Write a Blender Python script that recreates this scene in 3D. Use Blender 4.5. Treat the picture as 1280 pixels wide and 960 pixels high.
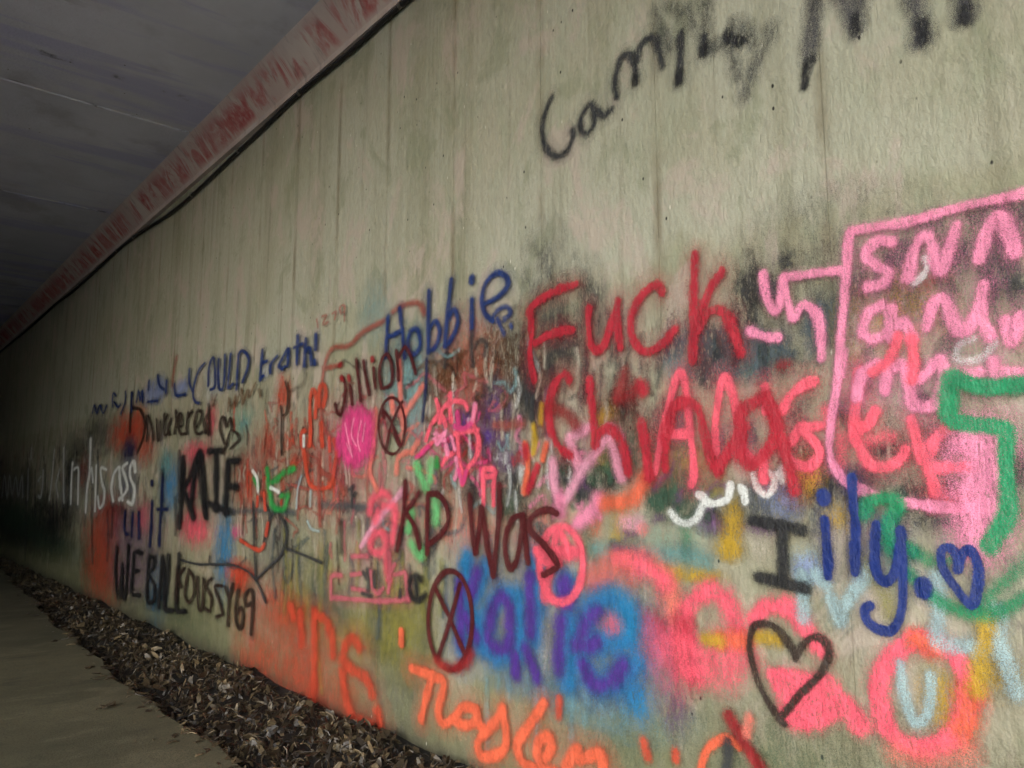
import bpy, bmesh, math, random
import numpy as np
from mathutils import Vector, Matrix

for o in list(bpy.data.objects):
    bpy.data.objects.remove(o, do_unlink=True)
sc = bpy.context.scene
C = sc.collection
R = math.radians

# ------------------------------------------------------------------ camera
EYE = 1.2320
cam = bpy.data.objects.new('camera', bpy.data.cameras.new('camera'))
C.objects.link(cam)
cam.location = (0, 0, EYE)
cam.rotation_euler = (R(90 + 7.5868), 0, R(-40.7037))
cam.data.sensor_width = 36
cam.data.lens = 36 * 961 / 1280
cam.data.clip_start = .05
cam.data.clip_end = 5000
sc.camera = cam

# ------------------------------------------------------------------ daylight (reaches in through a made-up mouth behind and bay at left)
SUN_EL, SUN_AZ = R(27), R(240)            # azimuth measured from +Y towards +X: behind the camera, on its left
world = bpy.data.worlds.new('World')
sc.world = world
world.use_nodes = True
wn = world.node_tree
wn.nodes.clear()
sky = wn.nodes.new('ShaderNodeTexSky')
sky.sky_type = 'NISHITA'
sky.sun_disc = False
sky.sun_elevation = SUN_EL
sky.sun_rotation = SUN_AZ
bg = wn.nodes.new('ShaderNodeBackground')
bg.inputs['Strength'].default_value = .1
wo = wn.nodes.new('ShaderNodeOutputWorld')
wn.links.new(sky.outputs[0], bg.inputs[0])
wn.links.new(bg.outputs[0], wo.inputs[0])
sun = bpy.data.objects.new('sun', bpy.data.lights.new('sun', 'SUN'))
C.objects.link(sun)
sun.data.energy = 1.5
sun.data.angle = R(75)
sun.data.color = (1, .98, .92)
sd = Vector((math.sin(SUN_AZ) * math.cos(SUN_EL), math.cos(SUN_AZ) * math.cos(SUN_EL), math.sin(SUN_EL)))
sun.rotation_euler = sd.to_track_quat('Z', 'Y').to_euler()
sun.location = sd * 30
sc.view_settings.view_transform = 'Standard'
sc.view_settings.look = 'None'
sc.view_settings.gamma = 1
sc.view_settings.exposure = 1.8
sc.cycles.transparent_max_bounces = 48
sc.cycles.max_bounces = 6
sc.cycles.use_adaptive_sampling = True
sc.cycles.adaptive_threshold = .025
sc.cycles.diffuse_bounces = 4

# ------------------------------------------------------------------ helpers
D = 2.2              # wall face, metres to the right of the camera
TOP = 3.98           # top of the wall
CEIL = 4.23
Y0, Y1 = -3.0, 46.0  # unseen mouth, placed for the light falloff, and far end
OPP = -4.6           # face of the opposite wall
LIGHT_BAY = 4.4            # made-up opening on the left up to here, lets daylight in


def obj(name, mesh, mat=None, parent=None, **props):
    o = bpy.data.objects.new(name, mesh)
    C.objects.link(o)
    if mat and not mesh.materials:
        mesh.materials.append(mat)
    if parent:
        o.parent = parent
    for k, v in props.items():
        o[k] = v
    return o


def empty(name, loc, **props):
    o = bpy.data.objects.new(name, None)
    o.location = loc
    o.empty_display_size = .2
    C.objects.link(o)
    for k, v in props.items():
        o[k] = v
    return o


def mesh_of(name, verts, faces, smooth=False):
    m = bpy.data.meshes.new(name)
    m.from_pydata([tuple(v) for v in verts], [], faces)
    m.update()
    if smooth:
        m.polygons.foreach_set('use_smooth', [True] * len(m.polygons))
    return m


def box(x0, x1, y0, y1, z0, z1, bev=0.0, name='box'):
    bm = bmesh.new()
    bmesh.ops.create_cube(bm, size=1, matrix=Matrix.Translation(((x0 + x1) / 2, (y0 + y1) / 2, (z0 + z1) / 2)) @ Matrix.Diagonal((x1 - x0, y1 - y0, z1 - z0, 1)))
    if bev:
        bmesh.ops.bevel(bm, geom=bm.edges[:], offset=bev, segments=1, affect='EDGES')
    m = bpy.data.meshes.new(name)
    bm.to_mesh(m)
    bm.free()
    return m


def prism(profile, y0, y1, name, n=1):
    """extrude an x-z profile along the underpass"""
    k = len(profile)
    vs, fs = [], []
    for i in range(n + 1):
        y = y0 + (y1 - y0) * i / n
        vs += [(x, y, z) for x, z in profile]
    for i in range(n):
        for j in range(k):
            a, b = i * k + j, i * k + (j + 1) % k
            fs.append((a, b, b + k, a + k))
    fs += [tuple(range(k))[::-1], tuple(n * k + j for j in range(k))]
    m = mesh_of(name, vs, fs)
    bm = bmesh.new()
    bm.from_mesh(m)
    bmesh.ops.recalc_face_normals(bm, faces=bm.faces)
    bm.to_mesh(m)
    bm.free()
    return m


def tube(pts, r, name, seg=8):
    pts = [Vector(p) for p in pts]
    vs, fs = [], []
    for i, p in enumerate(pts):
        t = (pts[min(i + 1, len(pts) - 1)] - pts[max(i - 1, 0)]).normalized()
        a = t.cross(Vector((0, 0, 1))).normalized()
        b = t.cross(a)
        for k in range(seg):
            q = 2 * math.pi * k / seg
            vs.append(p + (a * math.cos(q) + b * math.sin(q)) * r)
    for i in range(len(pts) - 1):
        for k in range(seg):
            k2 = (k + 1) % seg
            fs.append((i * seg + k, i * seg + k2, (i + 1) * seg + k2, (i + 1) * seg + k))
    fs += [tuple(range(seg))[::-1], tuple((len(pts) - 1) * seg + k for k in range(seg))]
    return mesh_of(name, vs, fs, True)


class NT:
    """small shader-graph writer"""
    def __init__(s, tree):
        s.t = tree

    def n(s, kind, **kw):
        nd = s.t.nodes.new(kind)
        for k, v in kw.items():
            setattr(nd, k, v)
        return nd

    def put(s, sock, v):
        if hasattr(v, 'is_output'):
            s.t.links.new(v, sock)
        elif isinstance(v, (tuple, list)) and len(v) == 3 and sock.type == 'RGBA':
            sock.default_value = (*v, 1)
        else:
            sock.default_value = v

    def coord(s):
        return s.n('ShaderNodeTexCoord').outputs['Object']

    def scale(s, vec, sx, sy, sz, off=(0, 0, 0)):
        m = s.n('ShaderNodeMapping')
        s.put(m.inputs['Vector'], vec)
        m.inputs['Scale'].default_value = (sx, sy, sz)
        m.inputs['Location'].default_value = off
        return m.outputs[0]

    def noise(s, vec, sc_, det=4, rough=.55, dist=0.0):
        nd = s.n('ShaderNodeTexNoise')
        s.put(nd.inputs['Vector'], vec)
        nd.inputs['Scale'].default_value = sc_
        nd.inputs['Detail'].default_value = det
        nd.inputs['Roughness'].default_value = rough
        nd.inputs['Distortion'].default_value = dist
        return nd.outputs[0]

    def voro(s, vec, sc_, feature='F1'):
        nd = s.n('ShaderNodeTexVoronoi', feature=feature)
        s.put(nd.inputs['Vector'], vec)
        nd.inputs['Scale'].default_value = sc_
        return nd.outputs['Distance']

    def math(s, op, a, b=0.0, clamp=False):
        nd = s.n('ShaderNodeMath', operation=op, use_clamp=clamp)
        s.put(nd.inputs[0], a)
        s.put(nd.inputs[1], b)
        return nd.outputs[0]

    def ramp(s, v, lo, hi, a=0.0, b=1.0, smooth=True):
        nd = s.n('ShaderNodeMapRange', interpolation_type='SMOOTHSTEP' if smooth else 'LINEAR')
        for k, x in enumerate((v, lo, hi, a, b)):
            s.put(nd.inputs[k], x)
        return nd.outputs[0]

    def mix(s, f, a, b, mode='MIX'):
        nd = s.n('ShaderNodeMix', data_type='RGBA', blend_type=mode)
        s.put(nd.inputs[0], f)
        s.put(nd.inputs[6], a)
        s.put(nd.inputs[7], b)
        return nd.outputs[2]

    def xyz(s, vec):
        nd = s.n('ShaderNodeSeparateXYZ')
        s.put(nd.inputs[0], vec)
        return nd.outputs

    def bump(s, h, strength, dist, normal=None):
        nd = s.n('ShaderNodeBump')
        s.put(nd.inputs['Height'], h)
        nd.inputs['Strength'].default_value = strength
        nd.inputs['Distance'].default_value = dist
        if normal:
            s.put(nd.inputs['Normal'], normal)
        return nd.outputs[0]


def material(name):
    m = bpy.data.materials.new(name)
    m.use_nodes = True
    t = NT(m.node_tree)
    return m, t, m.node_tree.nodes['Principled BSDF']


# board-marked concrete relief: shared by the bare wall and by the paint that lies on it
relief = bpy.data.node_groups.new('wall_relief', 'ShaderNodeTree')
relief.interface.new_socket('Normal', in_out='OUTPUT', socket_type='NodeSocketVector')
relief.interface.new_socket('Height', in_out='OUTPUT', socket_type='NodeSocketFloat')
g = NT(relief)
go = g.n('NodeGroupOutput')
co = g.coord()
streak = g.noise(g.scale(co, 1, 38, 4), 1, 3, .6)
lumps = g.noise(g.scale(co, 1, 1.25, .85), 13, 5, .66)
scr = g.ramp(g.noise(g.scale(co, 1, 95, 9, (3, 9, 2)), 1, 1, .5), .68, .80)
h = g.math('ADD', g.math('MULTIPLY', streak, .16), g.math('MULTIPLY', lumps, 2.0))
h = g.math('SUBTRACT', h, g.math('MULTIPLY', scr, .22))
relief.links.new(g.bump(h, .6, .012), go.inputs['Normal'])
relief.links.new(h, go.inputs['Height'])

SEAMS = [-2.8, -2.15, -1.5, -0.85, -0.21, 0.44, 1.08, 1.727, 2.362, 3.011, 3.65, 4.235, 4.84, 5.46, 6.085, 6.71, 7.335, 7.96, 8.585, 9.21, 9.835, 10.46, 11.085, 11.71, 12.335, 12.96, 13.585, 14.21, 14.835, 15.46, 16.085, 16.71, 17.335, 17.96, 18.585, 19.21, 19.835, 20.46, 21.085, 21.71, 22.335, 22.96, 23.585, 24.21, 24.835, 25.46, 26.085, 26.71, 27.335, 27.96, 28.585, 29.21, 29.835, 30.46, 31.085, 31.71, 32.335, 32.96, 33.585, 34.21, 34.835, 35.46, 36.085, 36.71, 37.335, 37.96, 38.585, 39.21, 39.835, 40.46, 41.085, 41.71, 42.335, 42.96, 43.585, 44.21, 44.835, 45.46]
BAND = 2.07


def wall_material():
    m, t, b = material('board_marked_concrete')
    co = t.coord()
    X, Yc, Z = t.xyz(co)
    big = t.noise(t.scale(co, 1, 1.0, .6), 1.6, 4, .55)
    med = t.noise(t.scale(co, 1, 2.2, .9, (4, 1, 0)), 4.5, 5, .6)
    col = t.mix(t.ramp(big, .38, .62), (.292, .285, .188), (.388, .358, .265))
    col = t.mix(t.ramp(med, .42, .68, 0, .75), col, (.305, .325, .222))
    # scrubbed grey field above the old paint-out band
    edge = t.math('ADD', Z, t.math('MULTIPLY', t.math('SUBTRACT', t.noise(co, 5, 5, .65), .5), .28))
    up = t.ramp(edge, BAND - .05, BAND + .07)
    upn = t.math('MULTIPLY', up, t.ramp(t.noise(t.scale(co, 1, .8, .8, (7, 2, 1)), 1.3, 3), .35, .6, .35, .9))
    col = t.mix(upn, col, (.398, .395, .312))
    low = t.ramp(edge, BAND + .02, BAND - .25, 0, .7)
    col = t.mix(t.math('MULTIPLY', low, t.ramp(t.noise(co, 2.3, 4, .6, .4), .3, .6)), col, (.300, .275, .205))
    wide = t.noise(t.scale(co, 1, 2.6, .22, (0, 8, 8)), 1, 4, .6, .3)
    col = t.mix(t.ramp(wide, .52, .68, 0, .38), col, (.205, .195, .115))
    # dark and pale vertical runs
    runs = t.noise(t.scale(co, 1, 9, .35, (0, 5, 2)), 1, 5, .6)
    col = t.mix(t.ramp(runs, .52, .72, 0, .5), col, (.150, .135, .085))
    pale = t.noise(t.scale(co, 1, 13, .5, (2, 8, 5)), 1, 4, .6)
    col = t.mix(t.ramp(pale, .58, .75, 0, .45), col, (.50, .46, .37))
    fine = t.noise(t.scale(co, 1, 2.4, .7), 26, 5, .68)
    col = t.mix(t.ramp(fine, .34, .6, .2, 0), col, (.17, .15, .10))
    # ghosts of older painted-out scrawls within arm's reach
    zone = t.math('MULTIPLY', t.ramp(edge, .30, .85), t.ramp(edge, BAND + .02, BAND - .42))
    grain = t.ramp(t.noise(t.scale(co, 1, 1.5, .6), 70, 3, .7), .36, .58, .25, 1)
    for off, s_, lo, c, amt in (((1, 3, 7), 3.0, .55, (.50, .46, .36), .7), ((8, 1, 2), 3.4, .55, (.40, .15, .12), .55), ((2, 9, 4), 3.8, .56, (.12, .065, .035), .7), ((5, 5, 1), 3.3, .57, (.15, .09, .15), .65), ((7, 4, 9), 3.1, .57, (.10, .16, .12), .6), ((3, 6, 5), 4.2, .53, (.042, .044, .048), .85)):
        gm_ = t.ramp(t.noise(t.scale(co, 1, 1, .62, off), s_, 6, .66, .3), lo - .02, lo + .15)
        col = t.mix(t.math('MULTIPLY', t.math('MULTIPLY', gm_, zone), t.math('MULTIPLY', grain, amt)), col, c)
    blot = t.noise(t.scale(co, 1, 1.3, .9, (6, 6, 6)), 2.7, 6, .66, .5)
    col = t.mix(t.ramp(blot, .52, .64, 0, .7), col, (.44, .365, .31))
    col = t.mix(t.ramp(blot, .46, .34, 0, .48), col, (.215, .235, .145))
    # rust brown stain hugging each form joint
    near = None
    for s_ in SEAMS[:26]:
        dd = t.math('ABSOLUTE', t.math('SUBTRACT', Yc, s_))
        near = dd if near is None else t.math('MINIMUM', near, dd)
    wob = t.math('MULTIPLY', t.noise(t.scale(co, 1, 6, 2), 1, 4), .05)
    st = t.ramp(t.math('SUBTRACT', near, wob), -.022, .010, 1, 0)
    st = t.math('MULTIPLY', st, t.ramp(t.noise(t.scale(co, 1, .7, 1.1, (1, 3, 3)), 1.9, 4), .40, .68, .06, .55))
    col = t.mix(st, col, (.135, .095, .045))
    # mildew near the foot, with its own blotchy outline
    mz = t.math('ADD', Z, t.math('MULTIPLY', t.math('SUBTRACT', t.noise(co, 2.2, 5, .6), .5), 1.6))
    mil = t.ramp(mz, 1.15, -.05, 0, .85)
    col = t.mix(mil, col, (.145, .150, .068))
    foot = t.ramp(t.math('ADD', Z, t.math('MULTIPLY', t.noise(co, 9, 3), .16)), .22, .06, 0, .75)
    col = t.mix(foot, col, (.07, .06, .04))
    # bug holes and paint flecks
    bug = t.math('MULTIPLY', t.ramp(t.voro(t.scale(co, 1, 1.3, .8), 11), .04, .085, 1, 0), t.ramp(t.noise(co, 2.6, 4, .7), .45, .50))
    col = t.mix(bug, col, (.02, .018, .014))
    fl = t.math('MULTIPLY', t.ramp(t.voro(t.scale(co, 1, 2.2, .7, (4, 4, 9)), 9), .03, .075, 1, 0), t.ramp(t.noise(co, 3.3, 3, .6, .3), .51, .56))
    col = t.mix(fl, col, (.66, .62, .52))
    t.put(b.inputs['Base Color'], col)
    b.inputs['Roughness'].default_value = .72
    gr = t.n('ShaderNodeGroup', node_tree=relief)
    t.put(b.inputs['Normal'], gr.outputs['Normal'])
    return m


_paints = {}


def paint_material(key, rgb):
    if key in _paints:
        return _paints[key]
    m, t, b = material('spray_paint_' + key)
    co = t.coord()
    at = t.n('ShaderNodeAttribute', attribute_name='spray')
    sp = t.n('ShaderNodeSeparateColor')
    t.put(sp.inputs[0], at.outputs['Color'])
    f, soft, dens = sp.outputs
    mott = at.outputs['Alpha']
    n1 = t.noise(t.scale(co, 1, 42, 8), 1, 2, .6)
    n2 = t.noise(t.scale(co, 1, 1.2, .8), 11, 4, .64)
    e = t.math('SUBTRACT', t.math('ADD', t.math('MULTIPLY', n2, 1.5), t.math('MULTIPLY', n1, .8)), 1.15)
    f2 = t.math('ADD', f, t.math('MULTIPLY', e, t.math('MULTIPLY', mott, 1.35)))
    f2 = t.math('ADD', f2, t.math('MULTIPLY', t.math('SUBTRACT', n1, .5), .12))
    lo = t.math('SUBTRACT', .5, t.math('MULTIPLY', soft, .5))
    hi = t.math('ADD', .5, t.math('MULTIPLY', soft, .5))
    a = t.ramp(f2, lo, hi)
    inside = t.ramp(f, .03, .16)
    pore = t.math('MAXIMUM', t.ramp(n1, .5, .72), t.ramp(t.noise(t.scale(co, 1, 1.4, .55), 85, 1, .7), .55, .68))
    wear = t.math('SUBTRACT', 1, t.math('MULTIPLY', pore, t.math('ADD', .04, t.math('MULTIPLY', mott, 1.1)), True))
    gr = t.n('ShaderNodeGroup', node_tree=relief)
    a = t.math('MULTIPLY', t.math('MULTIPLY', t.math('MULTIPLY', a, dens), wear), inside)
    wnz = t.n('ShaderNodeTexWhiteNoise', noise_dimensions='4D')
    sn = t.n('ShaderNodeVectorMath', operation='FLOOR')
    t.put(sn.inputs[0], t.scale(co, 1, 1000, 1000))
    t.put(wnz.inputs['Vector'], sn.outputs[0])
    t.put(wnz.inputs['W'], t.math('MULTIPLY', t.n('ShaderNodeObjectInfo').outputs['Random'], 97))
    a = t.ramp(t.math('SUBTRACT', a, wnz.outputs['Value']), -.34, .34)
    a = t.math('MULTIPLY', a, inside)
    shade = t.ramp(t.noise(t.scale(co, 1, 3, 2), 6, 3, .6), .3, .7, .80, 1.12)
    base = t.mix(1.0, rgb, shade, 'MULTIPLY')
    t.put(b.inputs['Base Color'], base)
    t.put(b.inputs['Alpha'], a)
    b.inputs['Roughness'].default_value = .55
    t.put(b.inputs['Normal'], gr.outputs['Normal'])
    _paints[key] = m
    return m


def ground_noise_mat(name, c1, c2, c3, s1, rough=.9, bump=.5, dist=.01, stretch=(1, 1, 1)):
    m, t, b = material(name)
    co = t.scale(t.coord(), *stretch)
    a = t.noise(co, s1, 5, .6)
    d = t.noise(co, s1 * 9, 4, .65)
    col = t.mix(t.ramp(a, .35, .65), c1, c2)
    col = t.mix(t.ramp(d, .45, .75, 0, .7), col, c3)
    t.put(b.inputs['Base Color'], col)
    b.inputs['Roughness'].default_value = rough
    t.put(b.inputs['Normal'], t.bump(t.math('ADD', a, t.math('MULTIPLY', d, .6)), bump, dist))
    return m


# ------------------------------------------------------------------ setting: ground, path, chip bed
bounce_apron = ground_noise_mat('pale_bounce_apron', (.50, .49, .45), (.55, .54, .50), (.44, .43, .39), .4)  # pale apron colour, raised to bounce daylight up onto the ceiling
gm = mesh_of('ground', [(-2500, -2500, -.12), (2500, -2500, -.12), (2500, 2500, -.12), (-2500, 2500, -.12)], [(0, 1, 2, 3)])
obj('ground', gm, bounce_apron, kind='structure')


def path_edge(y):
    return 1.375 + max(0, y - 3.2) * .024 + max(0, y - 7) * .03 + .022 * math.sin(y * 2.1) + .016 * math.sin(y * 5.3 + 1) + .008 * math.sin(y * 13.7)


def path_material():
    m, t, b = material('worn_path_concrete')
    co = t.coord()
    a = t.noise(co, .9, 5, .62)
    wav = t.noise(t.scale(co, 1, 1.8, 1), 2.2, 6, .66, .3)
    d = t.noise(co, 95, 4, .75)
    col = t.mix(t.ramp(a, .35, .65), (.068, .064, .032), (.110, .098, .052))
    col = t.mix(t.ramp(wav, .50, .66, 0, .6), col, (.150, .132, .078))
    col = t.mix(t.ramp(wav, .44, .34, 0, .6), col, (.040, .042, .022))
    col = t.mix(t.ramp(d, .45, .68, 0, .75), col, (.030, .030, .018))
    agg = t.voro(co, 120)
    col = t.mix(t.ramp(agg, .18, .05, 0, .5), col, (.21, .19, .13))
    pit = t.ramp(t.voro(t.scale(co, 1, 1, 1, (3, 3, 3)), 38), .05, .15, .7, 0)
    col = t.mix(pit, col, (.02, .02, .012))
    d = t.math('ADD', d, t.math('MULTIPLY', agg, -.6))
    t.put(b.inputs['Base Color'], col)
    b.inputs['Roughness'].default_value = .85
    t.put(b.inputs['Normal'], t.bump(t.math('ADD', t.math('MULTIPLY', d, .5), wav), .5, .006))
    return m


ys = [Y0 - 3 + i * .12 for i in range(int((Y1 - Y0 + 3) / .12) + 1)]
pv, pf = [], []
for i, y in enumerate(ys):
    e = path_edge(y)
    pv += [(-2.4, y, -.1), (-2.4, y, .04), (e - .012, y, .04), (e, y, .03), (e + .004, y, -.1)]
    if i:
        k = (i - 1) * 5
        pf += [(k + j, k + j + 5, k + j + 6, k + j + 1) for j in range(4)]
obj('path', mesh_of('path', pv, [f[::-1] for f in pf]), path_material(), kind='structure')

soil = ground_noise_mat('dark_mulch_soil', (.012, .010, .007), (.022, .017, .011), (.035, .027, .017), 6, .95, 1, .03)


def bed_z(x, y):
    u = (x - path_edge(y)) / max(.1, D - path_edge(y))
    return -.04 + .028 * u + .014 * math.sin(y * 3.1 + x * 2) + .012 * math.sin(y * 7.7 - x * 9)


bv, bf, nb = [], [], 10
for i, y in enumerate(ys):
    e = path_edge(y) - .01
    bv += [(e + (D + .04 - e) * j / nb, y, bed_z(e + (D + .04 - e) * j / nb, y)) for j in range(nb + 1)]
    if i:
        k = (i - 1) * (nb + 1)
        bf += [(k + j, k + j + 1, k + j + nb + 2, k + j + nb + 1) for j in range(nb)]
obj('mulch_bed', mesh_of('mulch_bed', bv, bf, True), soil, kind='structure')
obj('verge', box(OPP - .3, -2.42, Y0 - 3, Y1, -.1, .01), soil, kind='structure')

# ------------------------------------------------------------------ underpass shell
wallmat = wall_material()
wall = empty('underpass_wall', (D, 0, 0), label='tall board marked concrete wall covered in layers of sprayed graffiti', category='wall')
edges = [Y0] + [s for s in SEAMS if Y0 < s < Y1] + [Y1]
rnd = random.Random(4)
for a, b in zip(edges[:-1], edges[1:]):
    off = rnd.uniform(-.0009, .0009)
    pm = box(off, .34, a + .0004, b - .0004, -.4, TOP, 0, 'panel')
    bm = bmesh.new()
    bm.from_mesh(pm)
    fe = [e for e in bm.edges if all(abs(v.co.x - off) < 1e-4 for v in e.verts) and abs(e.verts[0].co.z - e.verts[1].co.z) > 1]
    bmesh.ops.bevel(bm, geom=fe, offset=.0014, segments=2, affect='EDGES')
    bm.to_mesh(pm)
    bm.free()
    obj('panel', pm, wallmat, wall)
obj('backing', box(.345, .5, Y0, Y1, -.4, TOP + .8), ground_noise_mat('backing_concrete', (.2, .19, .15), (.25, .23, .18), (.15, .14, .1), 2), wall)

bounce_conc = ground_noise_mat('pale_bounce_concrete', (.34, .33, .30), (.42, .40, .36), (.24, .23, .20), .7)  # concrete paled so the unseen walls bounce light inside
obj('opposite_wall', box(OPP - .35, OPP, LIGHT_BAY, Y1, -.4, CEIL + .158), bounce_conc, label='plain unseen concrete wall along the other side of the path, paled to bounce light', category='wall')
obj('added_end_wall', box(OPP - .35, D + .5, Y1 + .002, Y1 + .4, -.4, CEIL + .8), bounce_conc, label='added unseen concrete wall keeping sky light out of the far end of the underpass', category='wall')  # added out of view to block sky light from the far end


def beam_material():
    m, t, b = material('red_stained_beam')
    co = t.coord()
    X, Yc, Z = t.xyz(co)
    a = t.noise(co, 2.2, 5, .6)
    col = t.mix(t.ramp(a, .35, .65), (.60, .52, .46), (.50, .42, .38))
    # worn red paint left on the slope, brushed across it
    n = t.noise(t.scale(co, 1.2, 2.7, 1.2, (0, 3, 0)), 1.2, 6, .66, 1.2)
    n2 = t.noise(t.scale(co, 1, 1, 1, (5, 1, 2)), .55, 3)
    slope = t.math('MULTIPLY', t.ramp(Z, TOP + .035, TOP + .085), t.ramp(Z, TOP + .26, TOP + .16))
    red = t.math('MULTIPLY', t.ramp(t.math('ADD', n, t.math('MULTIPLY', t.math('SUBTRACT', n2, .5), .35)), .40, .53), slope)
    red = t.math('MULTIPLY', red, t.ramp(t.noise(co, 14, 4, .6), .25, .6, .45, 1))
    col = t.mix(t.math('MULTIPLY', red, .92), col, (.40, .035, .04))
    # pinkish wash over the lip
    col = t.mix(t.math('MULTIPLY', t.ramp(a, .3, .6), .35), col, (.55, .38, .33))
    g1 = t.noise(t.scale(co, 2, 9, 2), 2, 4, .65)
    col = t.mix(t.ramp(g1, .52, .74, 0, .45), col, (.14, .11, .10))
    t.put(b.inputs['Base Color'], col)
    b.inputs['Roughness'].default_value = .75
    t.put(b.inputs['Normal'], t.bump(t.math('ADD', a, t.math('MULTIPLY', t.noise(co, 45, 4), .4)), .6, .012))
    return m


lip = .035
beam = empty('ceiling_beam', (D, 0, 0), label='sloping concrete beam with worn red paint between wall and ceiling', category='beam')
pts = [(.345, TOP + .001), (-lip, TOP + .001), (-lip, TOP + .045), (-.23, CEIL + .01), (-.23, CEIL + .05), (.345, CEIL + .05)]
obj('beam_face', prism(pts, Y0, Y1, 'beam_face', 1), beam_material(), beam)

CJ = [.6, 3.6, 6.52, 9.1, 14.2, 19.4, 26, 31, 36, 41]


def ceiling_material():
    m, t, b = material('blue_grey_soffit')
    co = t.coord()
    X, Yc, Z = t.xyz(co)
    a = t.noise(t.scale(co, 1, 1, 1), .9, 5, .6)
    col = t.mix(t.ramp(a, .35, .65), (.56, .58, .68), (.68, .70, .82))
    stre = t.noise(t.scale(co, .35, 2.4, 1, (1, 4, 0)), 1.1, 5, .6, .5)
    col = t.mix(t.ramp(stre, .50, .62, 0, .75), col, (.46, .47, .70))
    drk = t.noise(t.scale(co, .8, .8, 1, (9, 2, 0)), 1.4, 5, .65)
    col = t.mix(t.ramp(drk, .52, .70, 0, .55), col, (.33, .33, .39))
    near = None
    for s_ in CJ[:8]:
        d = t.math('ABSOLUTE', t.math('ADD', t.math('SUBTRACT', Yc, s_), t.math('MULTIPLY', t.math('SUBTRACT', t.noise(co, 3, 4), .5), .12)))
        near = d if near is None else t.math('MINIMUM', near, d)
    brk = t.noise(t.scale(co, 1, 1, 1, (2, 2, 2)), 5, 4, .6)
    lime = t.math('MULTIPLY', t.ramp(near, .012, .032, 1, 0), t.ramp(brk, .47, .6))
    col = t.mix(lime, col, (.62, .62, .64))
    soot = t.math('MULTIPLY', t.ramp(near, .0, .03, .7, 0), t.ramp(brk, .48, .36))
    col = t.mix(soot, col, (.02, .02, .022))
    for yy, lo_ in ((5.93, .50),):
        d = t.math('ABSOLUTE', t.math('ADD', t.math('SUBTRACT', Yc, yy), t.math('MULTIPLY', t.math('SUBTRACT', t.noise(co, 2.2, 5, .65), .5), .16)))
        gap = t.math('MULTIPLY', t.ramp(d, .014, .045, 1, 0), t.ramp(t.noise(t.scale(co, 1.4, 1, 1, (yy, 0, 0)), 2.4, 5, .65), lo_, lo_ + .2))
        col = t.mix(gap, col, (.015, .015, .016))
    grg = t.math('MULTIPLY', t.ramp(t.noise(t.scale(co, 1.6, 11, 1, (3, 0, 0)), 1, 5, .7, .8), .50, .57), t.math('MULTIPLY', t.ramp(X, .95, .55), t.math('MULTIPLY', t.ramp(Yc, 4.0, 4.6), t.ramp(Yc, 5.35, 5.1))))
    col = t.mix(grg, col, (.012, .012, .013))
    pits = t.math('MULTIPLY', t.ramp(t.voro(co, 7), .02, .06, 1, 0), t.ramp(t.noise(co, 2, 2), .5, .56))
    col = t.mix(pits, col, (.03, .03, .03))
    t.put(b.inputs['Base Color'], col)
    b.inputs['Roughness'].default_value = .7
    t.put(b.inputs['Normal'], t.bump(t.math('ADD', a, t.math('MULTIPLY', t.noise(co, 40, 4, .65), .35)), .6, .02))
    return m


ceilmat = ceiling_material()
ceiling = obj('ceiling', box(OPP - .35, D + .5, Y0, Y1, CEIL + .16, CEIL + .8), bounce_conc, kind='structure')
ce = [Y0] + CJ + [Y1]
for a, b in zip(ce[:-1], ce[1:]):
    obj('soffit_slab', box(OPP + .002, D - .2, a + .006, b - .006, CEIL, CEIL + .155, .01, 'soffit_slab'), ceilmat, ceiling)

# ------------------------------------------------------------------ paint films: a spray field sampled on a fine grid
LAYERS = []          # (y0, y1, z0, z1, level) of films already laid


def smooth_path(pts, n=5):
    if len(pts) < 3:
        return pts
    out = []
    P = [np.array(p, float) for p in pts]
    closed = np.linalg.norm(P[0] - P[-1]) < 1e-6
    for i in range(len(P) - 1):
        p0 = P[i - 1] if i else (P[-2] if closed else P[0])
        p3 = P[i + 2] if i + 2 < len(P) else (P[1] if closed else P[-1])
        p1, p2 = P[i], P[i + 1]
        for k in range(n):
            u = k / n
            out.append(.5 * ((2 * p1) + (-p0 + p2) * u + (2 * p0 - 5 * p1 + 4 * p2 - p3) * u * u + (-p0 + 3 * p1 - 3 * p2 + p3) * u ** 3))
    out.append(P[-1])
    return out


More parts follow.
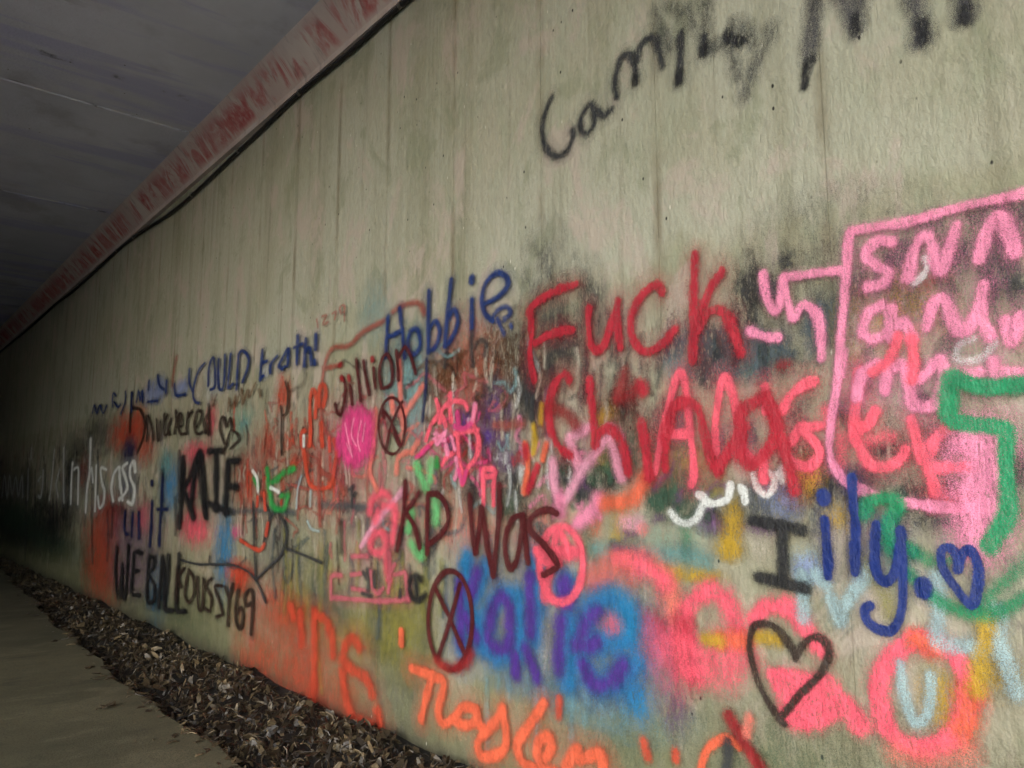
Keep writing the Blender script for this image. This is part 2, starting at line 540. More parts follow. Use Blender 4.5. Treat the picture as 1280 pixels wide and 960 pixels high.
def field_strokes(strokes, w, cell, seed, an=1.0):
    rs = np.random.RandomState(seed)
    segs = []
    for st in strokes:
        q = smooth_path(st)
        if len(q) == 1:
            q = [q[0], np.array(q[0]) + 1e-4]
        m = len(q)
        ph = rs.rand(3) * 6.28
        for i in range(m - 1):
            u = i / max(1, m - 1)
            k = 1 + .10 * math.sin(u * 9 + ph[0]) + .07 * math.sin(u * 23 + ph[1])
            segs.append((*q[i], *q[i + 1], k))
    S = np.array(segs)
    S[:, 1] *= an
    S[:, 3] *= an
    y0, y1 = min(S[:, 0].min(), S[:, 2].min()) - w * 1.1, max(S[:, 0].max(), S[:, 2].max()) + w * 1.1
    z0, z1 = min(S[:, 1].min(), S[:, 3].min()) - w * 1.1, max(S[:, 1].max(), S[:, 3].max()) + w * 1.1
    ny, nz = max(3, int((y1 - y0) / cell) + 2), max(3, int((z1 - z0) / cell) + 2)
    gy, gz = np.meshgrid(np.linspace(y0, y1, ny), np.linspace(z0, z1, nz))
    f = np.zeros_like(gy)
    for ay, az, by, bz, k in S:
        dy, dz = by - ay, bz - az
        L = dy * dy + dz * dz + 1e-12
        u = np.clip(((gy - ay) * dy + (gz - az) * dz) / L, 0, 1)
        dist = np.hypot(gy - ay - u * dy, gz - az - u * dz)
        f = np.maximum(f, 1 - .5 * dist / (w * .5 * k))
    return gy, gz / an, f, (y0, y1, z0 / an, z1 / an)


def field_ellipse(cy, cz, ry, rz):
    k = 1.72
    y0, y1, z0, z1 = cy - ry * k, cy + ry * k, cz - rz * k, cz + rz * k
    gy, gz = np.meshgrid(np.linspace(y0, y1, 21), np.linspace(z0, z1, 21))
    r = np.hypot((gy - cy) / ry, (gz - cz) / rz)
    return gy, gz, 1.08 - .64 * r, (y0, y1, z0, z1)


def level_for(bb):
    lv = 0
    for b in LAYERS:
        if b[0] < bb[1] and bb[0] < b[1] and b[2] < bb[3] and bb[2] < b[3]:
            lv = max(lv, b[4] + 1)
    LAYERS.append((*bb, lv))
    return lv


def film(name, gy, gz, f, soft, dens, mott, mat, parent, lv):
    nz, ny = gy.shape
    cellmax = np.maximum(np.maximum(f[:-1, :-1], f[1:, :-1]), np.maximum(f[:-1, 1:], f[1:, 1:]))
    jj, ii = np.where(cellmax > .0)
    q = np.stack([jj * ny + ii, (jj + 1) * ny + ii, (jj + 1) * ny + ii + 1, jj * ny + ii + 1], 1)
    used, inv = np.unique(q, return_inverse=True)
    q = inv.reshape(-1, 4)
    x = -(.0022 + lv * .00016)
    co = np.stack([np.full(len(used), x), gy.ravel()[used], gz.ravel()[used]], 1).astype(np.float32)
    m = bpy.data.meshes.new(name)
    m.vertices.add(len(used))
    m.vertices.foreach_set('co', co.ravel())
    m.loops.add(q.size)
    m.loops.foreach_set('vertex_index', q.ravel().astype(np.int32))
    m.polygons.add(len(q))
    m.polygons.foreach_set('loop_start', np.arange(0, q.size, 4, dtype=np.int32))
    at = m.attributes.new('spray', 'FLOAT_COLOR', 'POINT')
    fv = np.clip(f.ravel()[used], 0, 1.2)
    col = np.stack([fv, np.full_like(fv, soft), np.full_like(fv, dens), np.full_like(fv, mott)], 1).astype(np.float32)
    at.data.foreach_set('color', col.ravel())
    m.update(calc_edges=True)
    return obj(name, m, mat, parent)


PAL = {'smoke': (0.06, 0.056, 0.066), 'black': (0.01, 0.01, 0.012), 'soot': (0.035, 0.036, 0.04), 'maroon': (0.075, 0.004, 0.006), 'red': (0.43, 0.014, 0.032), 'darkred': (0.26, 0.012, 0.015), 'hotpink': (0.88, 0.11, 0.17), 'pink': (0.86, 0.26, 0.43), 'lightpink': (0.76, 0.33, 0.46), 'magenta': (0.66, 0.05, 0.21), 'blue': (0.003, 0.021, 0.165), 'navy': (0.008, 0.016, 0.075), 'hebbie': (0.008, 0.03, 0.15), 'green': (0.008, 0.25, 0.1), 'lime': (0.15, 0.55, 0.2), 'grass': (0.02, 0.3, 0.06), 'orange': (0.74, 0.13, 0.06), 'vermilion': (0.56, 0.065, 0.03), 'coral': (0.8, 0.2, 0.15), 'ochre': (0.48, 0.3, 0.02), 'olive': (0.26, 0.24, 0.05), 'teal': (0.12, 0.3, 0.3), 'cyan': (0.012, 0.2, 0.44), 'aqua': (0.2, 0.36, 0.37), 'violet': (0.075, 0.025, 0.25), 'plum': (0.13, 0.06, 0.14), 'white': (0.72, 0.74, 0.72), 'paleblue': (0.33, 0.47, 0.5), 'periwinkle': (0.25, 0.3, 0.52), 'brown': (0.11, 0.042, 0.012), 'umber': (0.03, 0.015, 0.01), 'rust': (0.34, 0.07, 0.05), 'grey': (0.1, 0.11, 0.11), 'slate': (0.06, 0.085, 0.1), 'darkgreen': (0.035, 0.085, 0.05), 'beige': (0.5, 0.45, 0.36), 'mint': (0.26, 0.38, 0.29), 'mauve': (0.22, 0.15, 0.2), 'rose': (0.55, 0.12, 0.16)}
PAINT = [
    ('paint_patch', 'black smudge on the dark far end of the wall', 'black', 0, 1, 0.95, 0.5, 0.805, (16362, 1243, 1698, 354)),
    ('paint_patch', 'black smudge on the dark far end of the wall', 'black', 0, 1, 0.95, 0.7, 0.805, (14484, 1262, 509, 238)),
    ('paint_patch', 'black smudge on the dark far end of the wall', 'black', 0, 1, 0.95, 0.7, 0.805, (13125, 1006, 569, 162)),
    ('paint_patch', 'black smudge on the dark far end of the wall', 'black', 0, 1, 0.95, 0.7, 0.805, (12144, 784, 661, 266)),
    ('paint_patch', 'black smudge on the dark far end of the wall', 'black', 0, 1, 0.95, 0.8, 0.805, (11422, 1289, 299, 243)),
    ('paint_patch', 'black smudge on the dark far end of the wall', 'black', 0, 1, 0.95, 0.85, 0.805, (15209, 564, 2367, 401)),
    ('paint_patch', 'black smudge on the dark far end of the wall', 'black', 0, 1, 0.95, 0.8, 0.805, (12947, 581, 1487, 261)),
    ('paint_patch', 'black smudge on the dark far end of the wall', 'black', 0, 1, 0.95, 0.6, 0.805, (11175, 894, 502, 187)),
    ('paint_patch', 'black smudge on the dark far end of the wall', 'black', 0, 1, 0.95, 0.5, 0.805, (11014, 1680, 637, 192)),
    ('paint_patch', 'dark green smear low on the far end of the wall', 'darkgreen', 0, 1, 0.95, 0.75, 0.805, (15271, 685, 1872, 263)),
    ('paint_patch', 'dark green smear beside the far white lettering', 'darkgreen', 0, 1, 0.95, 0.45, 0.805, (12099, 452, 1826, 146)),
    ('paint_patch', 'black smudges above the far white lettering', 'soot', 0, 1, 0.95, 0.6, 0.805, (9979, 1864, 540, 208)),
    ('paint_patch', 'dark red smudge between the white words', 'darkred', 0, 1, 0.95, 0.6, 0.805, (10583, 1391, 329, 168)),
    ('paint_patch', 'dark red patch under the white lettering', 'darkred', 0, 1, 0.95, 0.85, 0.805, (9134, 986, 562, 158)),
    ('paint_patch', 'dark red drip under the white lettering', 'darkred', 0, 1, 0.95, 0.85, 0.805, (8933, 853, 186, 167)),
    ('paint_patch', 'orange block of paint left of the round letter', 'vermilion', 0, 1, 0.95, 0.8, 0.675, (8842, 1803, 540, 188)),
    ('paint_patch', 'orange block of paint inside the round letter', 'vermilion', 0, 1, 0.95, 0.75, 0.61, (8385, 1830, 270, 193)),
    ('paint_patch', 'orange red smear under the round letter', 'vermilion', 0, 1, 0.95, 0.6, 0.74, (8075, 1591, 295, 136)),
    ('paint_patch', 'tall orange block at the lower left of the wall', 'vermilion', 0, 1, 0.95, 0.75, 0.675, (9428, 698, 733, 308)),
    ('paint_patch', 'tall orange block running down to the wood chips', 'vermilion', 0, 1, 0.95, 0.7, 0.675, (9432, 304, 673, 301)),
    ('paint_patch', 'navy blot above the white lettering', 'navy', 0, 1, 0.95, 0.92, 0.5125, (8621, 1572, 258, 143)),
    ('paint_patch', 'navy blot in the middle of the white lettering', 'navy', 0, 1, 0.95, 0.9, 0.5775, (8620, 1277, 280, 140)),
    ('paint_patch', 'mauve grey ground behind the navy words', 'mauve', 0, 1, 0.95, 0.7, 0.675, (8284, 766, 827, 240)),
    ('paint_patch', 'mauve grey ground behind the first two navy letters', 'mauve', 0, 1, 0.95, 0.7, 0.675, (8211, 393, 702, 231)),
    ('paint_patch', 'pink smear over the navy word', 'rose', 0, 1, 0.95, 0.75, 0.675, (7985, 945, 245, 141)),
    ('paint_patch', 'teal blue block left of the black name', 'cyan', 0, 1, 0.95, 0.72, 0.5775, (7209, 1231, 251, 209)),
    ('paint_patch', 'dark teal patch above the blue block', 'teal', 0, 1, 0.95, 0.8, 0.675, (7383, 1441, 182, 114)),
    ('paint_patch', 'pink block under the black name', 'hotpink', 0, 1, 0.95, 0.82, 0.61, (6523, 897, 341, 125)),
    ('paint_patch', 'pink block above the black name', 'hotpink', 0, 1, 0.95, 0.7, 0.675, (6600, 1517, 306, 84)),
    ('paint_patch', 'pink streak between the brown letters', 'hotpink', 0, 1, 0.95, 0.55, 0.675, (6258, 1766, 113, 122)),
    ('paint_patch', 'pink patch inside the black name', 'rose', 0, 1, 0.95, 0.85, 0.61, (6652, 1231, 138, 176)),
    ('paint_patch', 'pale patch inside the black name', 'beige', 0, 1, 0.95, 0.5, 0.61, (6225, 1300, 97, 109)),
    ('paint_patch', 'pale strip under the black name', 'beige', 0, 1, 0.95, 0.45, 0.61, (6151, 979, 95, 86)),
    ('paint_patch', 'blue stripe running down under the black name', 'cyan', 0, 1, 0.95, 0.72, 0.5775, (5860, 767, 175, 274)),
    ('paint_patch', 'magenta dot beside the blue stripe', 'magenta', 0, 1, 0.95, 0.85, 0.545, (5609, 907, 99, 49)),
    ('paint_patch', 'orange block under the thin black line', 'vermilion', 0, 1, 0.95, 0.8, 0.61, (5547, 592, 195, 95)),
    ('paint_patch', 'small orange blot over the brown numbers', 'vermilion', 0, 1, 0.95, 0.7, 0.61, (5540, 624, 202, 76)),
    ('paint_patch', 'pale green oval beside the small brown heart', 'mint', 0, 1, 0.95, 0.85, 0.61, (5621, 1713, 173, 113)),
    ('paint_patch', 'blue green dot in the pale green oval', 'teal', 0, 1, 0.95, 0.6, 0.61, (5593, 1684, 95, 56)),
    ('paint_patch', 'pale green blot under the small brown heart', 'mint', 0, 1, 0.95, 0.7, 0.61, (5673, 1549, 146, 84)),
    ('paint_patch', 'orange leaf shaped blot on a dark stem', 'vermilion', 0, 1, 0.95, 0.75, 0.5775, (4939, 1848, 110, 121)),
    ('paint_patch', 'orange smear under the leaf shaped blot', 'vermilion', 0, 1, 0.95, 0.6, 0.74, (5134, 1500, 167, 113)),
    ('paint_patch', 'orange blot beside the dark stem', 'vermilion', 0, 1, 0.95, 0.65, 0.675, (4826, 1522, 67, 58)),
    ('paint_patch', 'red orange smear over the green scribble', 'vermilion', 0, 1, 0.95, 0.85, 0.545, (4721, 1387, 83, 45)),
    ('paint_patch', 'red brown drips beside the black name', 'vermilion', 0, 1, 0.95, 0.5, 0.8375, (5476, 1235, 206, 187)),
    ('paint_patch', 'tan patch left of the thin black line', 'beige', 0, 1, 0.95, 0.35, 0.61, (5425, 988, 202, 96)),
    ('paint_patch', 'red dot on the thin black drawing', 'vermilion', 0, 1, 0.95, 0.85, 0.545, (5185, 1183, 84, 34)),
    ('paint_patch', 'reddish wash under the orange loop', 'rose', 0, 1, 0.95, 0.3, 0.805, (4311, 1340, 244, 227)),
    ('paint_patch', 'reddish brown drips over the small red lettering', 'rust', 0, 1, 0.95, 0.35, 0.805, (4053, 1206, 134, 115)),
    ('paint_patch', 'grey wash under the thin black drawing', 'grey', 0, 1, 0.95, 0.35, 0.805, (4890, 806, 400, 192)),
    ('paint_patch', 'grey green wash over the mulch at the brown numbers', 'darkgreen', 0, 1, 0.95, 0.35, 0.74, (6956, 145, 933, 121)),
    ('paint_patch', 'blue tint under the navy letters', 'cyan', 0, 1, 0.95, 0.3, 0.74, (7444, 288, 238, 223)),
    ('paint_patch', 'greenish yellow wash left of the orange letters', 'olive', 0, 1, 0.95, 0.55, 0.675, (4542, 496, 289, 125)),
    ('paint_patch', 'greenish yellow wash under the small red lettering', 'olive', 0, 1, 0.95, 0.6, 0.675, (3860, 461, 337, 146)),
    ('paint_patch', 'greenish yellow wash right of the orange letters', 'olive', 0, 1, 0.95, 0.5, 0.7075, (3434, 510, 213, 207)),
    ('paint_patch', 'greenish yellow streak over the orange letters', 'olive', 0, 1, 0.95, 0.55, 0.675, (4242, 707, 200, 195)),
    ('paint_patch', 'pale grey smear low on the wall by the chips', 'grey', 0, 1, 0.95, 0.3, 0.805, (3424, 220, 270, 140)),
    ('paint_patch', 'wide faded orange wash above the wood chips', 'vermilion', 0, 1, 0.95, 0.36, 0.6425, (4952, 284, 503, 283)),
    ('paint_patch', 'faded orange wash down to the wood chips', 'vermilion', 0, 1, 0.95, 0.38, 0.61, (5139, 80, 343, 133)),
    ('paint_patch', 'faded orange blot at the top of the wash', 'vermilion', 0, 1, 0.95, 0.42, 0.6425, (4843, 451, 268, 111)),
    ('paint_patch', 'faded orange wash between the orange letters', 'vermilion', 0, 1, 0.95, 0.28, 0.675, (4517, 182, 241, 216)),
    ('paint_patch', 'faded orange wash at the foot of the long letter', 'vermilion', 0, 1, 0.95, 0.36, 0.675, (4508, 70, 196, 130)),
    ('paint_patch', 'orange tint on the foot of the wall', 'vermilion', 0, 1, 0.95, 0.35, 0.74, (4098, 91, 266, 139)),
    ('paint_patch', 'green grey drip below the small red lettering', 'slate', 0, 1, 0.95, 0.55, 0.74, (4363, 583, 59, 141)),
    ('paint_patch', 'green grey drip under the red box', 'slate', 0, 1, 0.95, 0.5, 0.74, (3632, 525, 78, 157)),
    ('paint_patch', 'green grey stain left of the red box', 'slate', 0, 1, 0.95, 0.4, 0.74, (4061, 537, 132, 96)),
    ('paint_patch', 'green grey stain right of the red box', 'slate', 0, 1, 0.95, 0.4, 0.74, (3200, 473, 47, 144)),
    ('paint_patch', 'pale blue green panel of paint under the maroon name', 'aqua', 0, 1, 0.95, 0.85, 0.545, (3334, 1720, 149, 290)),
    ('paint_patch', 'pale blue green patch behind the orange strokes', 'aqua', 0, 1, 0.95, 0.7, 0.61, (3499, 1782, 148, 185)),
    ('paint_patch', 'pale blue green smear beside the blue name', 'aqua', 0, 1, 0.95, 0.4, 0.675, (3761, 2211, 142, 162)),
    ('paint_patch', 'grey smudge below the blue name', 'soot', 0, 1, 0.95, 0.5, 0.87, (2705, 1789, 201, 158)),
    ('paint_patch', 'grey smudge right of the blue name', 'soot', 0, 1, 0.95, 0.45, 0.9025, (2443, 1674, 151, 166)),
    ('paint_patch', 'salmon wash below the blue name', 'coral', 0, 1, 0.95, 0.4, 0.74, (2933, 1859, 222, 177)),
    ('paint_patch', 'salmon smear in the middle of the clutter', 'coral', 0, 1, 0.95, 0.5, 0.74, (2831, 1714, 146, 111)),
    ('paint_patch', 'muddy brown cloud between the blue and red names', 'brown', 0, 1, 0.95, 0.55, 0.935, (2674, 1756, 399, 186)),
    ('paint_patch', 'rose cloud behind the pink tangle of scribbles', 'rose', 0, 1, 0.95, 0.5, 0.87, (2989, 1470, 264, 181)),
    ('paint_patch', 'plum cloud right of the pink tangle of scribbles', 'plum', 0, 1, 0.95, 0.78, 0.9025, (2668, 1454, 150, 185)),
    ('paint_patch', 'dusky rose cloud left of the dark red initials', 'rose', 0, 1, 0.95, 0.4, 0.87, (3591, 1049, 333, 205)),
    ('paint_patch', 'rusty cloud around the green scribble', 'rust', 0, 1, 0.95, 0.45, 0.9025, (5140, 1354, 546, 240)),
    ('paint_patch', 'rusty cloud around the orange loops', 'rust', 0, 1, 0.95, 0.35, 0.9025, (4313, 1370, 359, 288)),
    ('paint_patch', 'salmon cloud under the dark red words', 'coral', 0, 1, 0.95, 0.45, 0.74, (2866, 1052, 197, 126)),
    ('paint_patch', 'salmon cloud right of the dark red words', 'coral', 0, 1, 0.95, 0.4, 0.74, (2360, 1045, 167, 112)),
    ('paint_patch', 'brown blot under the blue name', 'brown', 0, 1, 0.95, 0.75, 0.7075, (3071, 1759, 144, 106)),
    ('paint_patch', 'brown patch inside the pink loops', 'brown', 0, 1, 0.95, 0.75, 0.5775, (2870, 1406, 72, 88)),
    ('paint_patch', 'brown patch beside the pink loops', 'brown', 0, 1, 0.95, 0.75, 0.61, (2736, 1564, 44, 52)),
    ('paint_patch', 'brown blot under the purple dab', 'brown', 0, 1, 0.95, 0.7, 0.675, (2694, 1366, 67, 51)),
    ('paint_patch', 'brown blot over the dark red name', 'brown', 0, 1, 0.95, 0.6, 0.675, (3037, 1279, 82, 54)),
    ('paint_patch', 'purple smear beside the pink loops', 'violet', 0, 1, 0.95, 0.45, 0.805, (2686, 1597, 54, 91)),
    ('paint_patch', 'purple dab right of the pink loops', 'violet', 0, 1, 0.95, 0.6, 0.675, (2721, 1457, 43, 34)),
    ('paint_patch', 'purple blot on the pink scribble', 'violet', 0, 1, 0.95, 0.55, 0.74, (2891, 1542, 78, 47)),
    ('paint_patch', 'purple blot low in the pink scribble', 'violet', 0, 1, 0.95, 0.5, 0.74, (2978, 1434, 70, 42)),
    ('paint_patch', 'grey purple smudge above the dark red name', 'plum', 0, 1, 0.95, 0.65, 0.805, (2581, 1351, 93, 71)),
    ('paint_patch', 'dark smudge above the dark red letters', 'soot', 0, 1, 0.95, 0.6, 0.74, (2818, 1201, 109, 81)),
    ('paint_patch', 'dark smudge beside the dark red letters', 'soot', 0, 1, 0.95, 0.65, 0.74, (2501, 1203, 137, 90)),
    ('paint_patch', 'white dab in the dark smudge', 'white', 0, 1, 0.95, 0.6, 0.675, (2482, 1295, 32, 37)),
    ('paint_patch', 'white dab above the dark red letters', 'white', 0, 1, 0.95, 0.5, 0.74, (2615, 1363, 43, 28)),
    ('paint_patch', 'dark green smudge right of the dark red letters', 'darkgreen', 0, 1, 0.95, 0.55, 0.74, (2566, 1147, 76, 63)),
    ('paint_patch', 'grey patch under the pink loop', 'grey', 0, 1, 0.95, 0.5, 0.805, (3901, 1067, 155, 83)),
    ('paint_patch', 'dark smudge above the red initials', 'soot', 0, 1, 0.95, 0.52, 0.9025, (2335, 1976, 158, 277)),
    ('paint_patch', 'dark smudge under the first red letter', 'soot', 0, 1, 0.95, 0.975, 0.74, (2425, 1629, 81, 110)),
    ('paint_patch', 'dark smudge behind the red capital', 'soot', 0, 1, 0.95, 0.65, 0.8375, (2209, 1803, 86, 115)),
    ('paint_patch', 'dark smudge at the upper edge of the second letter', 'soot', 0, 1, 0.95, 0.585, 0.87, (2075, 1957, 81, 139)),
    ('paint_patch', 'dark blue grey smudge under the last red letter', 'slate', 0, 1, 0.95, 1, 0.7075, (1471, 1700, 166, 94)),
    ('paint_patch', 'black smudge under the last red letter', 'soot', 0, 1, 0.95, 1, 0.74, (1491, 1630, 109, 58)),
    ('paint_patch', 'dark blue smudge left of the last red letter', 'slate', 0, 1, 0.95, 0.91, 0.74, (1664, 1734, 84, 84)),
    ('paint_patch', 'teal blue smear beside the last red letter', 'teal', 0, 1, 0.95, 0.6, 0.675, (1362, 1622, 101, 49)),
    ('paint_patch', 'teal blue smear under the third red letter', 'teal', 0, 1, 0.95, 0.45, 0.675, (1648, 1648, 64, 45)),
    ('paint_patch', 'brown black smudge between the red letters', 'umber', 0, 1, 0.95, 0.91, 0.74, (1939, 1530, 107, 89)),
    ('paint_patch', 'faded dark red cross stroke between the red letters', 'darkred', 0, 1, 0.95, 0.5, 0.675, (1917, 1560, 53, 32)),
    ('paint_patch', 'yellow blot behind the red letters', 'ochre', 0, 1, 0.95, 0.75, 0.61, (2005, 1494, 55, 49)),
    ('paint_patch', 'dark smudge under the dotted letter', 'soot', 0, 1, 0.95, 0.585, 0.805, (1759, 1447, 48, 84)),
    ('paint_patch', 'grey smudge behind the hot pink capital', 'slate', 0, 1, 0.95, 0.715, 0.805, (1656, 1433, 64, 112)),
    ('paint_patch', 'grey smudge inside the hot pink letters', 'slate', 0, 1, 0.95, 0.845, 0.675, (1484, 1381, 49, 56)),
    ('paint_patch', 'grey smudge inside the round red letter', 'slate', 0, 1, 0.95, 0.845, 0.675, (1376, 1397, 31, 61)),
    ('paint_patch', 'olive smear below the hot pink capital', 'olive', 0, 1, 0.95, 0.75, 0.675, (1660, 1300, 136, 59)),
    ('paint_patch', 'dark smudge left of the light pink zigzag', 'soot', 0, 1, 0.95, 0.91, 0.7075, (2204, 1293, 108, 93)),
    ('paint_patch', 'dark smudge inside the light pink zigzag', 'umber', 0, 1, 0.95, 0.91, 0.675, (2009, 1282, 76, 89)),
    ('paint_patch', 'dark smudge under the light pink zigzag', 'soot', 0, 1, 0.95, 0.78, 0.74, (2100, 1209, 103, 49)),
    ('paint_patch', 'dark olive streak beside the light pink zigzag', 'olive', 0, 1, 0.95, 0.7, 0.675, (2007, 1379, 44, 73)),
    ('paint_patch', 'dark mottled green patch above the white arc', 'darkgreen', 0, 1, 0.95, 1, 0.7075, (1650, 1213, 117, 84)),
    ('paint_patch', 'dark green patch beside the yellow wash', 'darkgreen', 0, 1, 0.95, 0.91, 0.74, (1764, 1201, 58, 80)),
    ('paint_patch', 'dark grey patch under the white arcs', 'soot', 0, 1, 0.95, 1, 0.675, (1521, 1134, 83, 48)),
    ('paint_patch', 'plum drips under the dark grey patch', 'plum', 0, 1, 0.95, 1, 0.7075, (1510, 1102, 69, 32)),
    ('paint_patch', 'dark grey cloud left of the blue dot', 'soot', 0, 1, 0.95, 0.91, 0.805, (1180, 1284, 79, 81)),
    ('paint_patch', 'charcoal cloud above the black capital', 'soot', 0, 1, 0.95, 0.975, 0.805, (1319, 1202, 102, 56)),
    ('paint_patch', 'charcoal cloud under the pink capitals', 'soot', 0, 1, 0.95, 0.845, 0.805, (863, 1206, 81, 36)),
    ('paint_patch', 'dark cloud at the top edge of the pink frame', 'soot', 0, 1, 0.95, 0.715, 0.805, (637, 1940, 71, 36)),
    ('paint_patch', 'dark cloud between the pink frame and the red word', 'soot', 0, 1, 0.95, 0.78, 0.805, (1360, 1866, 50, 98)),
    ('paint_patch', 'dark olive cloud under the large red name', 'darkgreen', 0, 1, 0.95, 0.91, 0.805, (1880, 1359, 123, 102)),
    ('paint_patch', 'grey wash behind the black capital', 'grey', 0, 1, 0.95, 0.7, 0.675, (1322, 1185, 73, 71)),
    ('paint_patch', 'lilac grey wash right of the black capital', 'periwinkle', 0, 1, 0.95, 0.45, 0.675, (1272, 1185, 55, 60)),
    ('paint_patch', 'plum smear under the bar of the black capital', 'plum', 0, 1, 0.95, 0.78, 0.675, (1349, 1098, 63, 25)),
    ('paint_patch', 'pale tan patch left of the black capital', 'beige', 0, 1, 0.95, 0.5, 0.61, (1368, 1047, 63, 45)),
    ('paint_patch', 'pale green grey wash under the white arc', 'mint', 0, 1, 0.95, 0.5, 0.675, (1733, 1049, 186, 56)),
    ('paint_patch', 'green drip under the white arc', 'green', 0, 1, 0.95, 0.35, 0.675, (1636, 1054, 19, 60)),
    ('paint_patch', 'ochre patch under the white cup stroke', 'ochre', 0, 1, 0.95, 0.85, 0.5775, (1454, 1104, 40, 83)),
    ('paint_patch', 'ochre patch left of the black capital', 'ochre', 0, 1, 0.95, 0.85, 0.5775, (1463, 1037, 52, 36)),
    ('paint_patch', 'ochre bar above the pink letters', 'ochre', 0, 1, 0.95, 0.85, 0.5775, (1620, 938, 107, 26)),
    ('paint_patch', 'olive wash around the white cup stroke', 'olive', 0, 1, 0.95, 0.65, 0.675, (1493, 1219, 56, 37)),
    ('paint_patch', 'yellow orange smear left of the coral arch', 'ochre', 0, 1, 0.95, 0.55, 0.675, (1935, 1074, 56, 77)),
    ('paint_patch', 'orange streak beside the pink circle', 'orange', 0, 1, 0.95, 0.5, 0.675, (2058, 1088, 34, 55)),
    ('paint_patch', 'small coral dab under the orange arc', 'coral', 0, 1, 0.95, 0.8, 0.61, (1827, 1079, 30, 22)),
    ('paint_patch', 'pale pink dab beside the pink circle', 'lightpink', 0, 1, 0.95, 0.6, 0.675, (1880, 1094, 62, 35)),
    ('paint_patch', 'faint green stain right of the pink circle', 'darkgreen', 0, 1, 0.95, 0.35, 0.74, (2096, 1019, 42, 91)),
    ('paint_patch', 'pale brown smoke stain around the pink box', 'umber', 0, 1, 0.95, 0.364, 0.87, (1115, 1818, 301, 229)),
    ('paint_patch', 'black soot smudge behind the pink lettering', 'soot', 0, 1, 0.95, 0.975, 0.7725, (873, 1777, 54, 96)),
    ('paint_patch', 'black soot smudge behind the pink lettering', 'soot', 0, 1, 0.95, 0.585, 0.7725, (1220, 1933, 46, 36)),
    ('paint_patch', 'black soot smudge behind the pink lettering', 'soot', 0, 1, 0.95, 0.78, 0.7725, (724, 1840, 54, 55)),
    ('paint_patch', 'black soot smudge behind the pink lettering', 'soot', 0, 1, 0.95, 0.78, 0.7725, (614, 1767, 54, 81)),
    ('paint_patch', 'black soot smudge behind the pink lettering', 'soot', 0, 1, 0.95, 0.715, 0.7725, (992, 1801, 39, 53)),
    ('paint_patch', 'black soot smudge behind the pink lettering', 'soot', 0, 1, 0.95, 0.65, 0.7725, (656, 1818, 31, 95)),
    ('paint_patch', 'black soot smudge behind the pink lettering', 'soot', 0, 1, 0.95, 0.65, 0.7725, (803, 1935, 63, 44)),
    ('paint_patch', 'black soot smudge behind the pink lettering', 'soot', 0, 1, 0.95, 1, 0.7725, (1272, 1841, 39, 44)),
    ('paint_patch', 'black soot smudge behind the pink lettering', 'soot', 0, 1, 0.95, 0.65, 0.7725, (595, 1893, 34, 47)),
    ('paint_patch', 'dark blue smudge under the pink squiggle', 'slate', 0, 1, 0.95, 0.975, 0.675, (1135, 1703, 43, 90)),
    ('paint_patch', 'dark blue grey smear left of the pink squiggle', 'slate', 0, 1, 0.95, 0.91, 0.74, (1321, 1650, 120, 66)),
    ('paint_patch', 'grey smudge inside the pink squiggle', 'slate', 0, 1, 0.95, 0.65, 0.805, (1057, 1731, 61, 68)),
    ('paint_patch', 'tan orange wash inside the pink box', 'ochre', 0, 1, 0.95, 0.35, 0.805, (909, 1700, 123, 96)),
    ('paint_patch', 'rusty wash at the foot of the pink letters', 'rust', 0, 1, 0.95, 0.4, 0.675, (1015, 1531, 39, 59)),
    ('paint_patch', 'orange brown blot under the pink capitals', 'rust', 0, 1, 0.95, 0.55, 0.675, (795, 1793, 40, 25)),
    ('paint_patch', 'dark red dab below the pink squiggle', 'darkred', 0, 1, 0.95, 0.7, 0.675, (1248, 1605, 38, 21)),
    ('paint_patch', 'dark smudge among the hot pink letters', 'soot', 0, 1, 0.95, 0.91, 0.7725, (1066, 1452, 47, 40)),
    ('paint_patch', 'dark smudge among the hot pink letters', 'soot', 0, 1, 0.95, 1, 0.7725, (957, 1330, 50, 28)),
    ('paint_patch', 'dark smudge among the hot pink letters', 'soot', 0, 1, 0.95, 0.845, 0.7725, (787, 1336, 49, 53)),
    ('paint_patch', 'dark smudge among the hot pink letters', 'soot', 0, 1, 0.95, 0.975, 0.7725, (790, 1219, 49, 35)),
    ('paint_patch', 'dark smudge among the hot pink letters', 'soot', 0, 1, 0.95, 0.91, 0.7725, (840, 1463, 23, 24)),
    ('paint_patch', 'dark smudge among the hot pink letters', 'soot', 0, 1, 0.95, 0.78, 0.7725, (1130, 1283, 56, 60)),
    ('paint_patch', 'dark smudge among the hot pink letters', 'soot', 0, 1, 0.95, 0.52, 0.7725, (1028, 1205, 45, 38)),
    ('paint_patch', 'dark smudge among the hot pink letters', 'soot', 0, 1, 0.95, 0.65, 0.7725, (812, 1137, 94, 29)),
    ('paint_patch', 'dark smudge among the hot pink letters', 'soot', 0, 1, 0.95, 0.585, 0.7725, (1215, 1443, 44, 55)),
    ('paint_patch', 'dark smudge among the hot pink letters', 'soot', 0, 1, 0.95, 0.78, 0.7725, (629, 1253, 29, 88)),
    ('paint_patch', 'dark smudge among the hot pink letters', 'soot', 0, 1, 0.95, 0.65, 0.7725, (999, 1256, 83, 32)),
    ('paint_patch', 'brown wash behind the hot pink letters', 'umber', 0, 1, 0.95, 0.39, 0.8375, (896, 1334, 197, 135)),
    ('paint_patch', 'ochre smear beside the blue dot', 'ochre', 0, 1, 0.95, 0.6, 0.675, (1097, 1146, 40, 39)),
    ('paint_patch', 'ochre smear under the hot pink letter', 'ochre', 0, 1, 0.95, 0.7, 0.675, (1181, 1257, 43, 60)),
